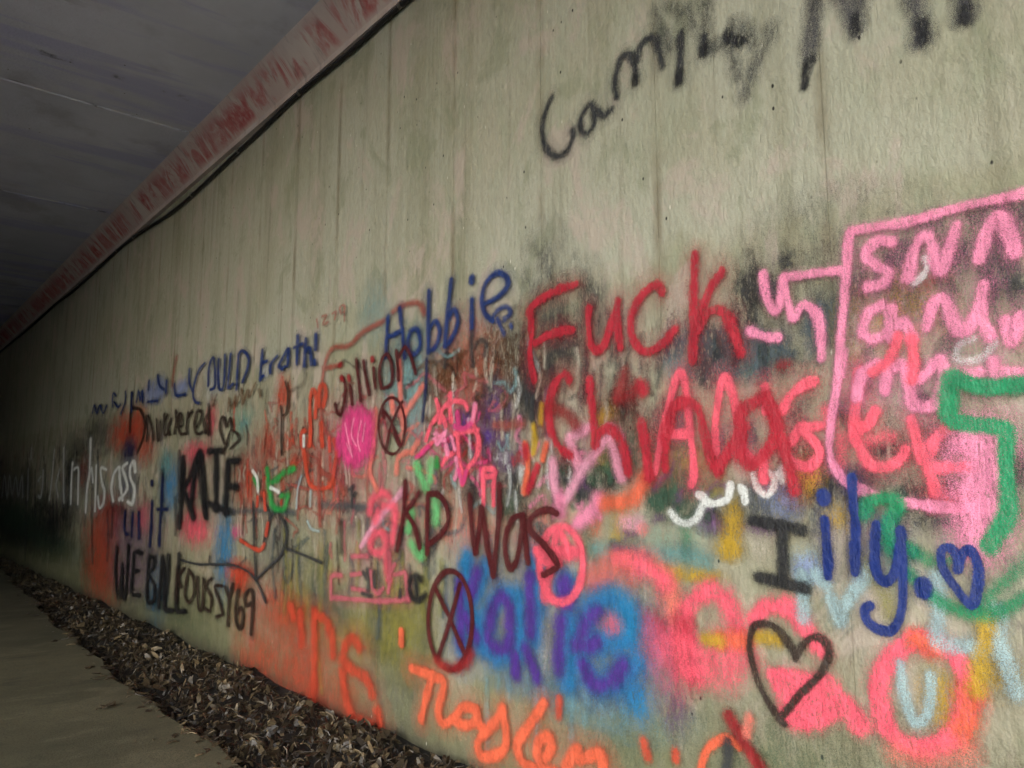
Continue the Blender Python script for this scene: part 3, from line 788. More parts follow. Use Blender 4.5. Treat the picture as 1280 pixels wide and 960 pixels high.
    ('paint_patch', 'pale blue smear behind the blue letters', 'paleblue', 0, 1, 0.95, 0.6, 0.675, (1202, 1010, 43, 40)),
    ('paint_patch', 'sky blue blot right of the black capital', 'periwinkle', 0, 1, 0.95, 0.7, 0.61, (1201, 988, 38, 38)),
    ('paint_patch', 'ochre wash right of the pink ring', 'ochre', 0, 1, 0.95, 0.55, 0.61, (716, 782, 41, 57)),
    ('paint_patch', 'ochre wash inside the pink ring', 'ochre', 0, 1, 0.95, 0.6, 0.5775, (840, 683, 54, 85)),
    ('paint_patch', 'pale green wash under the green arc', 'mint', 0, 1, 0.95, 0.45, 0.675, (941, 1012, 49, 78)),
    ('paint_patch', 'tan stain low on the wall at the right', 'umber', 0, 1, 0.95, 0.18, 0.87, (906, 519, 199, 79)),
    ('paint_patch', 'green grey mildew low on the wall', 'darkgreen', 0, 1, 0.95, 0.3, 0.9025, (1366, 439, 235, 100)),
    ('paint_patch', 'green grey mildew between the letters', 'darkgreen', 0, 1, 0.95, 0.25, 0.9025, (2010, 334, 306, 108)),
    ('paint_patch', 'teal wash under the blue name', 'aqua', 0, 1, 0.95, 0.4, 0.7075, (2091, 442, 321, 94)),
    ('paint_patch', 'teal wash below the blue letters', 'aqua', 0, 1, 0.95, 0.35, 0.74, (2436, 495, 322, 103)),
    ('paint_patch', 'plum smear right of the blue name', 'plum', 0, 1, 0.95, 0.55, 0.6425, (1709, 495, 55, 85)),
    ('paint_patch', 'yellow green wash left of the maroon circle', 'olive', 0, 1, 0.95, 0.45, 0.675, (3381, 553, 240, 208)),
    ('paint_patch', 'rose haze right of the blue name', 'rose', 0, 1, 0.95, 0.75, 0.6425, (1749, 667, 124, 135)),
    ('paint_drip', 'faded red brown drips through the small tags', 'rust', 0.0309, 1.59, 1, 0.55, 0.6, '5280,1156 5285,1020 5251,887;4618,1282 4635,1155 4629,1028;3951,1396 3972,1284 3941,1173;4143,1517 4111,1381 4155,1247;5571,1365 5562,1200 5557,1035;4703,1669 4703,1606 4694,1542;5095,1561 5091,1495 5098,1429;5556,1160 5530,1047 5557,933;3705,1166 3711,1124 3689,1082;4136,1118 4112,1042 4117,965;4918,1325 4880,1181 4892,1038;4384,1645 4360,1581 4380,1520;5211,1354 5183,1227 5194,1100;4646,1369 4634,1243 4632,1117;4571,1660 4553,1618 4532,1576;4361,1431 4356,1377 4323,1323;4052,1339 4060,1216 4036,1093;3770,1314 3778,1237 3760,1160;3777,1620 3755,1507 3747,1396;4092,1190 4083,1103 4086,1016;5468,1139 5481,1024 5440,913;4564,1460 4555,1384 4543,1308'),
    ('paint_drip', 'faded orange drips around the green scribble', 'vermilion', 0.0299, 1.64, 1, 0.6, 0.6, '4213,1295 4235,1255 4187,1216;4525,1437 4513,1366 4508,1296;4781,1715 4782,1626 4750,1535;4163,1294 4160,1202 4165,1110;5780,1867 5785,1760 5765,1651;4312,1500 4322,1404 4328,1307;5213,1758 5161,1650 5178,1546;5431,1338 5394,1194 5363,1053;4482,1376 4445,1300 4441,1226;5478,1419 5467,1285 5446,1151;4891,1314 4857,1216 4884,1119;4311,1319 4301,1234 4274,1150;4550,1531 4558,1470 4527,1407;5459,1330 5414,1255 5459,1180;4218,1410 4211,1321 4198,1233;4764,1632 4758,1570 4723,1507'),
    ('paint_drip', 'pale buff drips through the small tags', 'beige', 0.0276, 1.53, 1, 0.6, 0.6, '5015,1418 4998,1334 4988,1251;5638,2038 5643,1879 5625,1721;3318,1430 3316,1323 3306,1217;5274,1329 5255,1179 5222,1031;3952,1812 3940,1697 3951,1584;5646,1078 5613,976 5586,874;3825,1069 3805,999 3820,928;3411,1113 3427,1075 3422,1038;3371,1458 3377,1370 3365,1282;4617,1595 4602,1490 4572,1385;3889,1060 3857,944 3868,827;5209,1092 5160,935 5171,778;3855,1674 3846,1554 3855,1436;5534,1093 5551,923 5469,759;4567,1788 4543,1715 4531,1644;5632,1356 5607,1309 5638,1262;3505,1031 3479,956 3508,878;5521,1370 5543,1326 5518,1281;4081,1741 4058,1701 4087,1666;3371,1100 3371,1037 3366,975;3985,1345 3974,1255 3951,1165;4305,1504 4314,1389 4302,1275;3348,1391 3367,1311 3346,1231;4158,1873 4144,1769 4171,1669;4027,1460 4030,1355 4004,1251;3814,1835 3802,1795 3785,1755;4983,1507 4987,1396 4974,1285;4815,1588 4820,1479 4804,1370;3744,1823 3728,1731 3745,1642;5034,1153 5052,1086 5026,1020'),
    ('paint_drip', 'dark brown drips through the small tags', 'umber', 0.0229, 1.66, 1, 0.5, 0.6, '5165,1621 5183,1533 5182,1443;4702,887 4672,762 4700,634;4456,1435 4478,1381 4466,1326;3718,1004 3698,895 3723,786;4934,1134 4896,1010 4882,887;5512,1146 5498,1019 5512,891;4603,1602 4566,1455 4576,1311;4934,883 4896,781 4889,679;4506,1319 4503,1217 4512,1114;4930,969 4961,926 4913,886;5013,1216 5017,1121 4957,1028;5238,1331 5221,1266 5244,1202;4817,1030 4806,957 4776,885;5535,1683 5503,1610 5508,1538;5139,1406 5136,1345 5163,1285;4109,935 4087,805 4067,677;5749,1464 5702,1289 5715,1117;3700,1156 3705,1045 3705,935;4664,1564 4625,1481 4662,1402;5808,1717 5772,1649 5804,1584'),
    ('paint_drip', 'grey green drips above the wood chips', 'slate', 0.0336, 1.39, 1, 0.5, 0.6, '3652,844 3622,648 3624,452;3146,1099 3125,960 3134,822;3179,1071 3186,930 3170,792;3758,1088 3763,968 3726,852;3402,1049 3412,856 3384,668;4803,1066 4800,808 4777,556;3048,847 3029,738 3043,626;3558,1029 3541,811 3519,598;3189,1013 3199,887 3197,762;4964,936 4982,721 4912,516;4257,963 4243,738 4238,515;3933,838 3903,743 3948,643;3422,827 3406,746 3423,662;3749,1090 3761,995 3717,905;4590,773 4540,523 4559,270;4213,885 4221,667 4170,459;3341,829 3320,747 3354,660;4243,851 4236,611 4186,381'),
    ('paint_drip', 'pink drips left of the dark red initials', 'rose', 0.0269, 1.37, 1, 0.5, 0.6, '3485,1037 3493,962 3503,887;3618,1241 3620,1137 3596,1034;4018,1030 4016,923 4002,818;3606,1408 3587,1322 3611,1238;3479,1116 3482,1007 3489,899;3479,1047 3495,976 3488,906;3650,1349 3641,1225 3654,1101;3628,1307 3603,1186 3617,1065;3631,1105 3602,999 3644,889;3926,1159 3918,1097 3942,1033;3412,1209 3403,1170 3417,1130;4118,1233 4131,1186 4091,1139;3594,1516 3614,1410 3594,1302;3388,1155 3391,1098 3389,1041;4178,897 4179,859 4158,822;3875,925 3846,871 3848,816'),
    ('paint_drip', 'dark drips under the white words', 'soot', 0.0697, 2.51, 1, 0.6, 0.6, '11390,1588 11339,1316 11200,1049;11011,1663 10976,1433 10866,1206;14573,1743 14405,1475 14384,1214;12296,1139 12151,775 12030,421;7018,1536 6988,1317 6957,1101;13763,1478 13640,1109 13432,752;8795,1352 8775,1156 8727,962;12474,1085 12406,858 12291,636;10169,1429 10070,1150 10023,876;9201,1238 9113,968 9073,701;6993,1491 6955,1348 6959,1208;9944,1643 9854,1394 9799,1151;7462,1376 7422,1177 7384,982;10012,978 9922,676 9823,382;14389,1042 14167,721 14041,406;11713,1373 11661,1091 11518,816;13176,1672 13089,1535 13112,1401;12112,1371 12025,1028 11863,694;9301,960 9208,703 9180,448;10476,1383 10344,1077 10316,776;13022,1546 12946,1362 12861,1181;12085,1751 12018,1526 11915,1304;7050,1134 7018,978 6988,823;14383,818 14157,461 14007,112'),
    ('paint_drip', 'dark grey drips in the middle of the wall', 'soot', 0.0215, 1.13, 1, 0.5, 0.6, '2842,1286 2835,1238 2856,1190;2815,1262 2809,1206 2815,1151;2559,1578 2548,1525 2573,1474;2840,1926 2842,1862 2824,1796;2650,1836 2633,1773 2664,1716;2368,1635 2373,1545 2364,1455;2507,1477 2504,1364 2519,1253;3069,1300 3080,1215 3049,1130;2415,1423 2422,1315 2420,1208;2101,1750 2113,1658 2099,1563;2284,1287 2285,1186 2294,1086;2952,1585 2966,1499 2933,1410;2496,1444 2504,1391 2511,1338;2695,1739 2698,1664 2683,1587;2089,1725 2099,1662 2087,1597;2010,1701 2017,1610 2027,1519;2216,1642 2218,1595 2225,1549;2611,1614 2608,1540 2617,1468;3036,1908 3034,1857 3040,1807;2174,1542 2162,1452 2188,1365;3153,1883 3148,1802 3139,1721;2682,1283 2671,1247 2691,1211;2103,1810 2098,1699 2094,1589;2412,1764 2414,1645 2426,1528;2385,1563 2396,1490 2397,1416;2412,1593 2414,1548 2406,1502'),
    ('paint_drip', 'pale buff drips among the pink and red scribbles', 'beige', 0.0197, 1.14, 1, 0.55, 0.6, '2526,1626 2515,1590 2542,1556;2475,1260 2474,1230 2472,1200;3173,1679 3173,1586 3159,1492;2978,1772 2978,1735 2961,1696;2365,1342 2358,1289 2377,1237;2767,1426 2769,1339 2780,1253;2806,1775 2795,1723 2816,1674;2031,1269 2035,1244 2032,1219;3202,1645 3217,1533 3193,1420;3033,1511 3043,1404 3048,1298;3096,1545 3113,1516 3095,1486;1990,1549 1987,1499 2002,1451;2375,1751 2362,1677 2389,1608;2408,1456 2415,1421 2393,1385;1907,1725 1898,1653 1917,1584;2335,1835 2331,1781 2333,1729;2143,1779 2134,1728 2142,1681;2542,1607 2540,1502 2558,1399;2118,1619 2127,1565 2121,1510;2720,1855 2734,1777 2710,1694;3192,1358 3190,1257 3178,1156;2830,1381 2839,1319 2813,1257;2611,1634 2615,1538 2605,1443;2948,1305 2965,1256 2929,1207;2945,1227 2939,1116 2960,1006;3141,1814 3135,1749 3119,1683;2677,1811 2689,1738 2690,1665;2407,1396 2409,1367 2401,1338;2158,1587 2168,1499 2155,1411;2154,1269 2166,1212 2168,1154'),
    ('paint_drip', 'olive drips low in the middle of the wall', 'olive', 0.0343, 1.34, 1, 0.5, 0.6, '3475,865 3483,702 3449,546;2966,810 2963,717 2969,624;4281,543 4291,291 4225,56;3406,891 3394,772 3399,653;3229,783 3216,690 3204,598;2715,847 2731,771 2726,697;2762,963 2748,849 2767,733;3525,859 3518,769 3502,680;4598,899 4616,729 4572,565;2976,807 2960,668 2984,526;3485,889 3497,722 3460,561;4803,922 4749,681 4764,440;3854,928 3841,800 3857,670;4711,766 4690,640 4666,515;3052,873 3052,754 3067,633;3180,927 3194,806 3176,689;3450,884 3435,683 3447,482;3570,641 3559,488 3579,332;3663,837 3661,695 3647,556;3548,833 3546,727 3518,626;3856,1029 3850,941 3871,852;4819,953 4767,774 4788,592'),
    ('paint_drip', 'teal drips running from the blue name', 'aqua', 0.0285, 1.11, 1, 0.4, 0.6, '2189,556 2192,414 2192,274;2040,635 2039,533 2037,433;2639,524 2629,451 2633,375;2713,399 2707,237 2707,77;2553,585 2566,466 2562,350;2441,599 2444,491 2432,386;2114,557 2113,455 2119,353;2397,453 2388,301 2392,148;2350,581 2363,490 2344,405'),
    ('paint_drip', 'purple grey drips among the pink scribbles', 'plum', 0.0237, 1.17, 1, 0.5, 0.6, '2691,1408 2702,1328 2706,1248;2785,1581 2777,1486 2779,1392;2616,1403 2617,1367 2626,1330;2326,1634 2339,1548 2322,1461;2821,1525 2837,1428 2834,1330;2321,1452 2307,1422 2308,1392;3048,1531 3055,1492 3042,1452;2992,1401 3005,1370 2979,1338;2760,1515 2760,1439 2763,1364;3134,1392 3112,1277 3122,1163;2802,1543 2795,1458 2814,1374;2922,1551 2909,1478 2920,1408;3135,1347 3133,1280 3144,1214;2735,1527 2748,1438 2732,1347;2977,1401 2986,1371 2982,1341;2547,1658 2556,1596 2554,1534'),
    ('paint_drip', 'dark grey drips inside the pink frame', 'soot', 0.0193, 1, 1, 0.5, 0.6, '911,1667 909,1612 922,1560;910,1891 909,1857 919,1825;773,1832 777,1798 774,1762;735,1903 741,1870 735,1835;673,1584 674,1529 676,1475;664,1791 669,1735 670,1678;765,1745 768,1707 772,1670;984,1621 981,1560 988,1501;778,1621 778,1593 782,1567;938,1874 944,1827 945,1779;746,1754 748,1727 753,1700;909,1871 917,1832 912,1791;605,1729 605,1678 617,1630;971,1625 973,1563 983,1503;843,1583 844,1521 855,1462;644,1742 651,1692 646,1641;756,1628 757,1597 759,1567;751,1770 757,1717 761,1664'),
    ('paint_drip', 'grey streaks under the bright red word', 'soot', 0.0223, 1.04, 1, 0.45, 0.6, '2291,1779 2278,1699 2298,1624;2086,1742 2092,1669 2084,1594;1910,1708 1917,1671 1902,1631;1953,1859 1952,1777 1965,1697;1733,1716 1731,1676 1743,1639;1978,1914 1967,1867 1982,1825;1308,1712 1305,1654 1310,1597;2283,1812 2293,1737 2297,1660;1411,1709 1413,1672 1419,1636;1481,1723 1476,1689 1492,1658;2049,1943 2061,1864 2052,1783;2310,1849 2310,1768 2313,1688;1804,1787 1816,1723 1809,1656;2112,1708 2125,1616 2125,1524;1574,1718 1570,1688 1567,1659;1875,1822 1867,1755 1884,1692;2022,1891 2025,1819 2032,1748;1915,1917 1905,1864 1915,1815;2052,1680 2059,1627 2066,1573;2232,1923 2222,1873 2240,1826;2094,1781 2102,1691 2091,1599;1942,1773 1933,1703 1939,1636;1782,1675 1786,1624 1775,1572;1739,1688 1732,1639 1740,1592;2098,1686 2103,1625 2106,1563;2294,1933 2305,1853 2303,1772'),
    ('painted_scribble', 'faded rose scrawl through the middle of the wall', 'rose', 0.0227, 1.24, 1, 0.55, 0.6, '3411,1362 3356,1363 3376,1325 3292,1322 3263,1356;2949,1683 2879,1710 2895,1767 2797,1728 2720,1706;3040,1666 2943,1674 2970,1637 3002,1586 2984,1578;3396,1744 3301,1770 3224,1800 3115,1738 3046,1697;3467,1489 3378,1524 3271,1468 3259,1485 3238,1498;3599,1729 3521,1654 3490,1652 3448,1616 3468,1602;3402,1666 3397,1608 3394,1594 3401,1648 3449,1610;2847,1355 2765,1300 2754,1243 2668,1233 2596,1234;2667,1610 2704,1577 2643,1574 2576,1620 2586,1645'),
    ('painted_scribble', 'faded coral scrawl left of the dark red initials', 'coral', 0.0241, 1.33, 1, 0.5, 0.6, '3351,1512 3404,1449 3434,1501 3376,1519 3278,1548;3671,1050 3599,995 3530,1058 3428,1050 3433,1090;3357,1149 3248,1143 3186,1130 3197,1072 3200,1037;4172,1103 4097,1151 4163,1145 4232,1080 4190,1079;3385,1417 3378,1406 3384,1394 3346,1401 3286,1395;3943,1357 3924,1294 3792,1291 3781,1348 3668,1392;3976,1406 4012,1475 3965,1430 3897,1471 3823,1532;3378,1328 3288,1327 3254,1316 3143,1283 3119,1255'),
    ('painted_scribble', 'faded dark scrawl through the middle of the wall', 'soot', 0.0197, 1.12, 1, 0.55, 0.6, '2228,1284 2167,1325 2139,1332 2118,1369 2133,1375;3147,1848 3085,1850 3055,1816 3052,1873 2980,1852;2186,1585 2140,1595 2115,1576 2116,1618 2102,1595;2474,1711 2494,1733 2433,1760 2460,1809 2497,1839;2788,1633 2794,1657 2731,1645 2742,1693 2679,1662;2567,1305 2534,1255 2555,1203 2591,1212 2632,1177;2330,1285 2307,1234 2259,1250 2189,1262 2204,1305;2221,1283 2234,1324 2212,1357 2189,1325 2198,1333;2772,1323 2705,1277 2657,1286 2609,1249 2570,1278;2357,1495 2332,1458 2358,1445 2358,1439 2300,1463'),
    ('painted_scribble', 'faded pink scrawl around the large red name', 'pink', 0.0213, 1.09, 1, 0.5, 0.6, '2121,1166 2138,1117 2152,1099 2178,1073 2198,1051;2424,1150 2346,1192 2326,1144 2279,1151 2283,1105;1983,1437 1984,1456 1963,1468 1910,1423 1913,1386;2170,1182 2120,1134 2066,1158 2026,1118 2050,1118;2378,1235 2303,1273 2284,1221 2236,1218 2246,1205;2185,1350 2136,1358 2122,1324 2131,1356 2105,1362;2509,1510 2494,1530 2480,1499 2517,1447 2469,1410;2461,1356 2475,1378 2480,1396 2410,1361 2373,1412'),
    ('painted_scribble', 'faded brown scrawl left of the red names', 'brown', 0.024, 1.19, 1, 0.55, 0.6, '2903,1445 2828,1475 2751,1456 2792,1404 2804,1427;3172,1572 3090,1565 3016,1544 2941,1579 2937,1582;2659,1795 2625,1801 2645,1843 2627,1891 2597,1885;3275,1834 3192,1861 3176,1852 3159,1850 3131,1849;3006,1862 2994,1821 2948,1821 2926,1853 2883,1866;3208,1576 3116,1537 3135,1583 3036,1592 3062,1585;2833,1722 2809,1725 2759,1726 2755,1668 2787,1640;2594,1585 2557,1613 2599,1588 2609,1634 2547,1618'),
    ('painted_scribble', 'faded orange scrawl around the green scribble', 'vermilion', 0.0234, 1.56, 1, 0.5, 0.6, '4368,1722 4387,1713 4431,1689 4364,1730 4309,1725;3998,1558 3925,1528 3840,1566 3762,1586 3788,1579;5004,1297 5058,1247 5065,1242 5111,1292 5175,1281;4195,1559 4121,1584 4042,1603 3957,1608 3944,1605;4680,1375 4731,1386 4722,1357 4611,1397 4578,1436;4414,1461 4465,1504 4484,1546 4514,1501 4508,1460;4093,1373 4091,1376 4085,1420 4127,1414 4097,1369;4810,1475 4727,1521 4784,1530 4792,1539 4846,1576'),
    ('painted_scribble', 'faded dark brown scrawl around the maroon name', 'umber', 0.0181, 1.33, 1, 0.5, 0.6, '4610,2121 4593,2092 4645,2156 4667,2121 4711,2091;3407,1756 3393,1695 3433,1756 3336,1758 3358,1780;4094,1979 4042,1967 3916,1906 3914,1945 3815,1870;2855,1593 2869,1563 2819,1591 2780,1618 2818,1638;3204,1515 3111,1457 3018,1422 3023,1457 2983,1450;4107,1509 4051,1481 4101,1496 3984,1471 3859,1505;3573,1564 3536,1608 3573,1552 3611,1591 3610,1565;3470,1558 3480,1574 3433,1555 3483,1604 3515,1579;3013,1823 2952,1763 2951,1816 2946,1840 2968,1893;4479,1743 4512,1789 4401,1808 4436,1818 4353,1807'),
    ('painted_scribble', 'faded teal scrawl left of the red names', 'aqua', 0.0222, 1.2, 1, 0.5, 0.6, '3584,1773 3589,1717 3556,1684 3601,1686 3502,1675;3124,1900 3056,1939 3108,1916 3025,1862 2928,1887;2373,1723 2393,1779 2428,1835 2426,1872 2429,1825;2639,1424 2607,1392 2574,1421 2574,1450 2565,1395;2965,1253 2947,1228 2985,1281 2936,1335 2941,1349;3681,1136 3608,1076 3575,1016 3475,1004 3439,1005;2658,1695 2589,1687 2554,1646 2513,1684 2524,1742;2813,1138 2750,1161 2663,1115 2648,1162 2649,1199'),
    ('painted_scribble', 'faded crimson scrawl left of the red names', 'red', 0.0226, 1.23, 1, 0.5, 0.6, '2995,1306 2922,1332 2874,1284 2791,1320 2746,1306;3058,1408 2962,1388 2967,1412 2943,1465 2901,1435;2535,1336 2491,1377 2526,1325 2532,1357 2462,1328;3518,1527 3581,1528 3587,1543 3618,1599 3676,1550;3738,1617 3784,1646 3844,1684 3874,1731 3805,1732;3039,1225 3043,1277 3021,1292 2952,1338 2872,1394;3381,1165 3318,1209 3289,1195 3343,1248 3295,1218;3091,1511 3003,1449 2982,1507 2971,1469 2973,1518;2926,1488 2882,1454 2789,1411 2775,1374 2692,1329'),
    ('painted_scribble', 'faded magenta scrawl left of the red names', 'magenta', 0.0222, 1.2, 1, 0.55, 0.6, '2941,1374 2865,1324 2785,1339 2700,1345 2704,1392;3178,1369 3105,1335 3146,1392 3159,1386 3075,1346;2850,1503 2853,1538 2823,1524 2788,1534 2776,1563;2754,1270 2761,1315 2768,1267 2705,1278 2645,1295;2760,1197 2747,1202 2776,1228 2790,1251 2828,1275;3056,1545 2961,1562 2929,1512 2865,1452 2824,1406;3121,1505 3051,1471 3050,1487 3057,1434 3013,1462;3184,1421 3078,1373 3043,1339 3055,1315 2953,1356'),
    ('paint_drip', 'dirty white streaks left of the red names', 'white', 0.018, 1.15, 1, 0.4, 0.6, '2564,1320 2552,1236 2571,1153;2193,1401 2188,1323 2184,1247;2849,1541 2844,1452 2838,1365;2749,1213 2741,1187 2753,1161;3136,1376 3146,1344 3141,1312;2983,1667 2970,1632 2998,1601;2980,1718 2976,1609 2964,1500;2187,1435 2191,1384 2195,1332;2520,1208 2512,1145 2508,1082;2307,1354 2319,1290 2312,1226;2286,1467 2294,1392 2285,1318;2906,1307 2923,1211 2898,1116;3049,1215 3063,1173 3032,1132;2501,1705 2490,1642 2511,1581'),
    ('painted_scribble', 'faded rust scrawl around the green scribble', 'rust', 0.0216, 1.6, 1, 0.6, 0.6, '4798,1030 4684,991 4603,957 4659,942 4672,918;4390,1379 4309,1330 4305,1301 4221,1310 4252,1311;5152,1276 5149,1234 5181,1224 5165,1171 5200,1129;5114,1472 4992,1414 4877,1399 4895,1399 4838,1419;5077,1744 5116,1795 5136,1811 5015,1796 4961,1808;4076,1765 4032,1789 3982,1798 4010,1835 3945,1824;4973,1665 5040,1691 4991,1644 4998,1645 5045,1627;4940,1173 4824,1212 4806,1253 4727,1210 4762,1192;4345,1538 4296,1552 4272,1565 4260,1599 4259,1637;4616,1108 4646,1105 4598,1093 4528,1109 4429,1094;4418,1081 4355,1066 4300,1048 4282,1049 4255,1095;4621,1395 4568,1405 4529,1430 4421,1411 4361,1386;4733,1508 4721,1505 4667,1478 4606,1485 4516,1450;4347,1714 4261,1664 4211,1678 4130,1671 4079,1696'),
    ('painted_scribble', 'faded grey green scrawl low in the middle', 'slate', 0.0249, 1.26, 1, 0.5, 0.6, '3092,1060 3040,1015 2953,1017 2904,1036 2873,1089;3747,865 3657,879 3519,819 3417,885 3471,913;2885,828 2835,823 2884,815 2904,824 2958,799;3247,1092 3244,1141 3144,1111 3044,1151 2976,1126;3174,954 3105,960 3126,942 3178,947 3139,1018;3137,924 3191,852 3242,896 3211,934 3174,940;3729,966 3648,981 3605,920 3677,950 3629,1020;3689,978 3552,1052 3449,1025 3334,1001 3331,994;2854,775 2875,713 2882,776 2892,773 2943,757'),
    ('painted_scribble', 'faded plum scrawl under the large red name', 'plum', 0.0204, 1.02, 1, 0.55, 0.6, '1765,1222 1730,1261 1699,1272 1676,1301 1674,1322;1907,1035 1883,1062 1858,1060 1876,1057 1905,1067;1530,1164 1554,1165 1561,1144 1517,1180 1484,1198;1948,1272 1954,1279 1920,1310 1915,1335 1878,1358;1601,1223 1556,1198 1515,1238 1485,1236 1445,1230;1501,1289 1515,1294 1490,1322 1471,1318 1436,1347;1680,1170 1646,1191 1671,1174 1644,1216 1665,1198;2092,1225 2124,1245 2133,1291 2113,1247 2141,1228;1766,1106 1772,1114 1746,1120 1759,1128 1727,1121'),
    ('painted_scribble', 'faded dark green scrawl under the large red name', 'darkgreen', 0.0228, 1.05, 1, 0.6, 0.6, '2160,1175 2174,1185 2150,1171 2158,1185 2176,1153;2283,1320 2272,1328 2226,1289 2206,1309 2164,1312;2355,1045 2388,1077 2355,1066 2322,1053 2270,1010;2037,1268 2027,1300 1968,1274 1978,1256 1942,1294;1946,981 1968,1024 1931,1010 1962,998 1938,1011;1638,1127 1647,1123 1622,1122 1584,1147 1543,1129;1713,1199 1667,1162 1672,1141 1682,1140 1695,1114;2029,1213 2058,1241 2085,1269 2021,1253 2041,1292'),
    ('painted_scribble', 'faded grey scrawl around the thin line drawing', 'slate', 0.0269, 1.72, 1, 0.5, 0.6, '4653,849 4510,899 4568,852 4570,869 4462,918;5985,617 5911,692 5737,660 5605,645 5411,735;5530,858 5526,835 5413,837 5485,850 5491,811;4921,1167 4828,1202 4666,1249 4520,1316 4419,1336;5409,982 5269,1009 5256,966 5304,986 5251,985;5014,1216 5020,1282 5023,1341 5044,1333 4951,1361;4766,719 4792,678 4732,628 4652,704 4715,657'),
    ('painted_stroke', 'grey horizontal line across the wall at the green scribble', 'slate', 0.0598, 1.6, 0.9, 0.55, 0.15, '5830,1038 5241,1067 4674,1067;4348,1126 4001,1120 3650,1114'),
    ('painted_stroke', 'teal horizontal streak above the coral arch', 'teal', 0.056, 1.03, 0.95, 0.55, 0.15, '2043,991 1883,992 1756,994 1644,1004 1553,986'),
    ('painted_stroke', 'purple horizontal streak on the coral arch', 'plum', 0.0503, 1.04, 0.9, 0.85, 0.15, '1949,993 1875,989 1808,977'),
    ('painted_stroke', 'faded red horizontal streak right of the pink loops', 'rust', 0.0449, 1.14, 0.9, 0.6, 0.15, '2659,1504 2564,1499 2473,1499'),
    ('painted_arch', 'broad coral arch above the blue name', 'coral', 0.0904, 1.03, 0.95, 0.8, 0.38, '2067,871 1984,922 1886,955 1794,944 1734,901 1701,844 1690,792'),
    ('painted_arch', 'hot pink top of the coral arch', 'hotpink', 0.0573, 1.03, 0.9, 0.85, 0.38, '1944,962 1849,958 1768,933 1734,901'),
    ('painted_stroke', 'orange wash left under the coral arch', 'orange', 0.0867, 1.05, 0.95, 0.4, 0.15, '2066,893 1984,930 1925,941 1888,895'),
    ('painted_letter', 'broad pink round letter right of the blue name', 'hotpink', 0.0642, 1, 0.85, 0.9, 0.38, '1647,719 1645,797 1610,854 1553,886 1499,878 1464,838 1437,774'),
    ('painted_letter', 'soft red leg of the broad pink letter', 'red', 0.0688, 1.02, 1, 0.7, 0.38, '1800,765 1731,733 1682,687 1643,629;1654,770 1648,692 1627,606'),
    ('painted_stroke', 'broad pink smear under the round pink letter', 'hotpink', 0.1009, 1.01, 0.95, 0.7, 0.38, '1784,699 1682,687 1585,677 1492,704 1433,701;1634,630 1539,646 1464,665'),
    ('painted_stroke', 'orange bar right of the round pink letter', 'orange', 0.0487, 1, 0.9, 0.85, 0.15, '1505,742 1460,746 1406,754'),
    ('painted_stroke', 'ochre bar inside the round pink letter', 'ochre', 0.0416, 1, 0.9, 0.8, 0.15, '1563,734 1513,738;1368,771 1306,773'),
    ('painted_arch', 'pink arch over the brown heart', 'hotpink', 0.0545, 1, 0.6, 0.95, 0.38, '1380,821 1337,862 1275,869 1225,837 1199,799 1164,763'),
    ('painted_stroke', 'pink splayed foot behind the brown heart', 'hotpink', 0.054, 1, 0.6, 0.95, 0.38, '1320,662 1268,672 1210,660 1154,670 1117,634 1081,606 1064,582;1304,635 1272,596 1215,578 1142,608;1282,564 1241,550 1191,568 1142,608;1253,629 1172,623'),
    ('painted_ring', 'broad pink ring in the lower right corner', 'hotpink', 0.0529, 1, 0.5, 0.9, 0.38, '782,710 791,664 813,620 843,584 881,559 920,550 957,557 987,581 1005,619 1010,666 999,716 975,763 941,799 902,822 862,828 827,817 800,791 785,754 782,710'),
    ('painted_stroke', 'orange right side of the broad pink ring', 'orange', 0.0511, 1, 0.9, 0.85, 0.38, '776,721 780,669 798,628;892,825 860,817'),
    ('painted_stroke', 'pink smear under the broad pink ring', 'coral', 0.0514, 1, 1, 0.4, 0.15, '972,528 905,525 834,550 789,579'),
    ('painted_letter', 'pale blue U inside the broad pink ring', 'paleblue', 0.0259, 1, 0.6, 0.7, 0.15, '944,763 940,689 919,620 888,634 874,682 868,743'),
    ('painted_stroke', 'pale blue upright left of the blue y', 'paleblue', 0.0406, 1, 0.6, 0.75, 0.15, '1212,968 1213,907 1216,849'),
    ('painted_stroke', 'pale blue tick beside the blue y', 'paleblue', 0.0401, 1, 0.6, 0.75, 0.15, '1013,999 1053,945 1095,883 1104,852;1128,912 1111,873;1168,979 1138,944'),
    ('painted_letter', 'pale blue H at the right edge', 'paleblue', 0.0379, 1, 0.7, 0.7, 0.15, '831,1000 838,906 846,835;830,828 790,831 753,833;702,929 703,872 707,827;700,847 687,793 674,740'),
    ('painted_stroke', 'ochre upright at the right edge', 'ochre', 0.0378, 1, 0.9, 0.8, 0.15, '725,900 735,842 751,776 761,724'),
    ('painted_arch', 'wide green arc sweeping under the blue heart', 'green', 0.0319, 1, 0.9, 0.78, 0.2, '958,1074 932,1034 894,988 851,948 796,921 741,916 682,934 634,971'),
    ('painted_arch', 'fainter inner green arc behind the blue heart', 'green', 0.0286, 1, 0.95, 0.6, 0.3, '936,1090 890,1057 838,1039 787,1047;627,1061 667,1011 711,966 746,933'),
    ('painted_stroke', 'pale yellow green streak under the blue y', 'olive', 0.0394, 1, 0.9, 0.5, 0.15, '1018,1028 973,939 962,891'),
